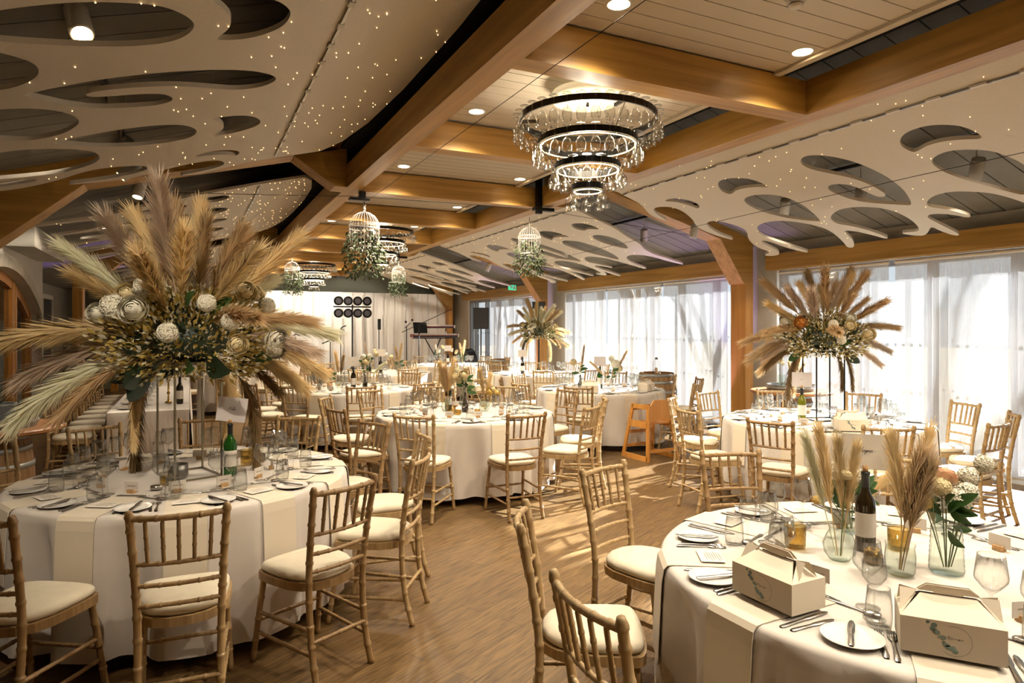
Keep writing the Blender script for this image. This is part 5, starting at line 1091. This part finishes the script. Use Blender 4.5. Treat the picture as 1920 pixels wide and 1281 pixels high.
mic_stand(3.42, 18.2, 1.28, 'low black instrument stand left of the light stand'); mic_stand(3.72, 18.3, 1.55, 'taller black instrument stand left of the light stand'); mic_stand(4.75, 18.2, 1.85, 'black stand with clamps right of the light stand', None, False)
MB().box(-.04, .04, -.03, .03, 0, .3).build('clamp_box', 'black', None, loc=(4.75, 18.17, 1.6), label='black clamp mixer on the stand right of the light bar', cat='mixer')
mic_stand(5.85, 18.0, 1.75, 'mic stand with long boom arm over the keyboards', (1.0, .45), False); mic_stand(5.55, 18.2, 1.7, 'straight mic stand left of the keyboards', (.12, .1), False)
t = empty('keyboard_stand', (6.42, 18.35, 0), label='black two-tier keyboard stand in front of the curtain', cat='keyboard stand')
for s in (-1, 1):
    MB().tube([(s*.45, -.2, 0), (-s*.25, .1, 1.36)], .018, 6).build('cross_leg', 'black', t); MB().tube([(s*.4, .1, 1.36), (s*.4, .1, 1.62)], .015, 6).build('upper_post', 'black', t)
MB().box(-.6, .6, -.18, -.14, 1.34, 1.37).box(-.6, .6, .12, .16, 1.34, 1.37).build('support_bar', 'black', t)
def keyboard(x, y, z, L_, lab):
    t = empty('keyboard', (x, y, z), label=lab, cat='keyboard', group='red stage keyboards'); MB().box(-L_/2, L_/2, -.16, .16, 0, .09).build('body', 'red_key', t); MB().box(L_/2, L_/2+.05, -.16, .16, 0, .09).build('end_cheek', 'fixture_white', t); MB().box(-L_/2+.03, L_/2-.03, -.165, -.02, .06, .1).build('keybed', 'fixture_white', t); MB().box(-L_/2, L_/2, -.168, -.16, .0, .03).build('front_lip', 'black', t)
keyboard(6.42, 18.35, 1.38, 1.35, 'lower red stage keyboard with a white end'); keyboard(6.45, 18.42, 1.64, 1.1, 'upper red stage keyboard with a white end')
MB().box(-.2, .2, -.02, .02, 0, .32, Matrix.Rotation(R_(-18), 4, 'X')).build('music_stand_desk', 'black', None, loc=(5.95, 18.15, 1.5), label='black music desk at the left end of the keyboards', cat='music stand')
def pa(x, y, h, lab, w_=.34, hh=.58):
    t = empty('speaker_stand', (x, y, 0), label='black tripod stand under the '+lab, cat='speaker stand', group='speaker stands'); MB().tube([(0, 0, .1), (0, 0, h)], .02, 8).build('pole', 'black', t)
    for k in range(3): g = k*2.094+.3; MB().tube([(0, 0, .75), (.4*math.cos(g), .4*math.sin(g), 0)], .012, 6).build('leg', 'black', t)
    s = empty('loudspeaker', (x, y, h), face_cam(x, y), label='black '+lab, cat='loudspeaker', group='black loudspeakers'); MB().prism([(-w_/2, -.16), (w_/2, -.16), (w_/2*.7, .18), (-w_/2*.7, .18)], 0, hh).build('cabinet', 'black', s); MB().box(-w_/2+.015, w_/2-.015, -.168, -.161, .02, hh-.02).build('grille', 'frame_dark', s)
pa(7.2, 16.7, 1.62, 'loudspeaker in front of the open window', .42); pa(7.25, 13.45, 1.75, 'loudspeaker behind the far pampas display', .3, .5)
# drum kit under a white cover with a cymbal
t = empty('cymbal_stand', (1.95, 16.75, 0), label='tilted bronze cymbal on a stand at stage left', cat='cymbal'); MB().tube([(0, 0, 0), (0, 0, 1.55)], .012, 6).build('pole', 'black', t); MB().lathe([(.27, -.02), (.1, .005), (.03, .03), (.001, .04)], 28, Matrix.Translation((0, 0, 1.58)) @ Matrix.Rotation(R_(62), 4, 'X')).build('cymbal', 'leaf_dry', t, smooth=True)
rows = []
for i in range(9):
    f = i/8; rows.append([((.18+.52*f+.05*f*math.sin(k*1.3))*math.cos(k*2*math.pi/32)*1.1, (.18+.4*f+.04*f*math.sin(k*1.9))*math.sin(k*2*math.pi/32), 1.45-1.42*f**.8) for k in range(33)])
mb = MB().grid(rows); mb.add([(.18*1.1*math.cos(k*2*math.pi/32), .18*math.sin(k*2*math.pi/32), 1.45) for k in range(32)], [tuple(range(32))]); mb.build('dust_sheet', 'linen', None, smooth=True, loc=(2.2, 17.6, 0), label='white sheet draped over the drum kit at stage left', cat='sheet')
mic_stand(1.75, 16.4, 1.45, 'thin mic stand in front of the cymbal', (.1, .05), False); mic_stand(2.6, 18.75, 1.42, 'stand with a black hanger right of the drum sheet')
t = empty('stage_case', (3.0, 19.2, 0), label='low black equipment case on the stage floor', cat='case'); MB().box(-.35, .35, -.22, .22, 0, .42).build('case_body', 'black', t); MB().box(-.36, .36, -.23, .23, .3, .32).build('case_edge', 'steel_dull', t)
t = empty('round_case', (6.62, 16.1, .25), label='black round drum case leaning by the barrel', cat='case'); MB().lathe([(.001, -.1), (.3, -.1), (.3, .1), (.001, .1)], 30, Matrix.Translation((0, 0, .55)) @ Matrix.Rotation(R_(80), 4, 'Y')).build('case_shell', 'black', t, smooth=False); MB().box(-.1, .1, -.2, .2, -.25, .3).build('case_foot', 'black', t)
barrel(7.15, 15.3, .86, .27, .32, 'oak barrel near the loudspeaker window')
# small fixtures
t = empty('exit_sign', (7.3, 14.95, 2.6), R_(25), label='green lit exit sign hanging by the far window beam', cat='exit sign'); MB().box(-.14, .14, -.015, .015, 0, .13).build('sign_panel', 'exit_green', t); MB().tube([(0, 0, .13), (0, 0, .45)], .005, 4).build('sign_rod', 'steel_dull', t)
MB().prism([(-.1, .05), (-.04, .05), (-.04, .02), (.0, .065), (-.04, .11), (-.04, .08), (-.1, .08)], -.017, -.0155, 'y').box(.03, .1, -.017, -.0155, .02, .11).build('sign_symbol', 'fixture_white', t)
for x, y, l in ((7.3, 7.86, 'behind the near right post'), (7.3, 14.2, 'behind the far right post'), (-1.5, 14.2, 'behind the left post')):
    t = empty('uplighter', (x, y, 0), label='small black LED uplighter glowing purple '+l, cat='uplighter', group='purple uplighters'); MB().lathe([(.001, 0), (.07, 0), (.08, .16), (.07, .16), (.001, .13)], 16).build('can', 'black', t, smooth=True); MB().lathe([(.001, .14), (.066, .14)], 16).build('lens', 'purple_led', t)
    lamp_light('uplight_beam', t, (0, 0, .2), 45, (.55, .35, 1), 'SPOT', .05, 60, .6, (math.pi, 0, 0))
for m_ in ('fairy', 'led', 'bulb', 'drum_lit', 'exit_green', 'purple_led', 'green_led'): MATS[m_].cycles.emission_sampling = 'NONE'
bpy.context.view_layer.update()
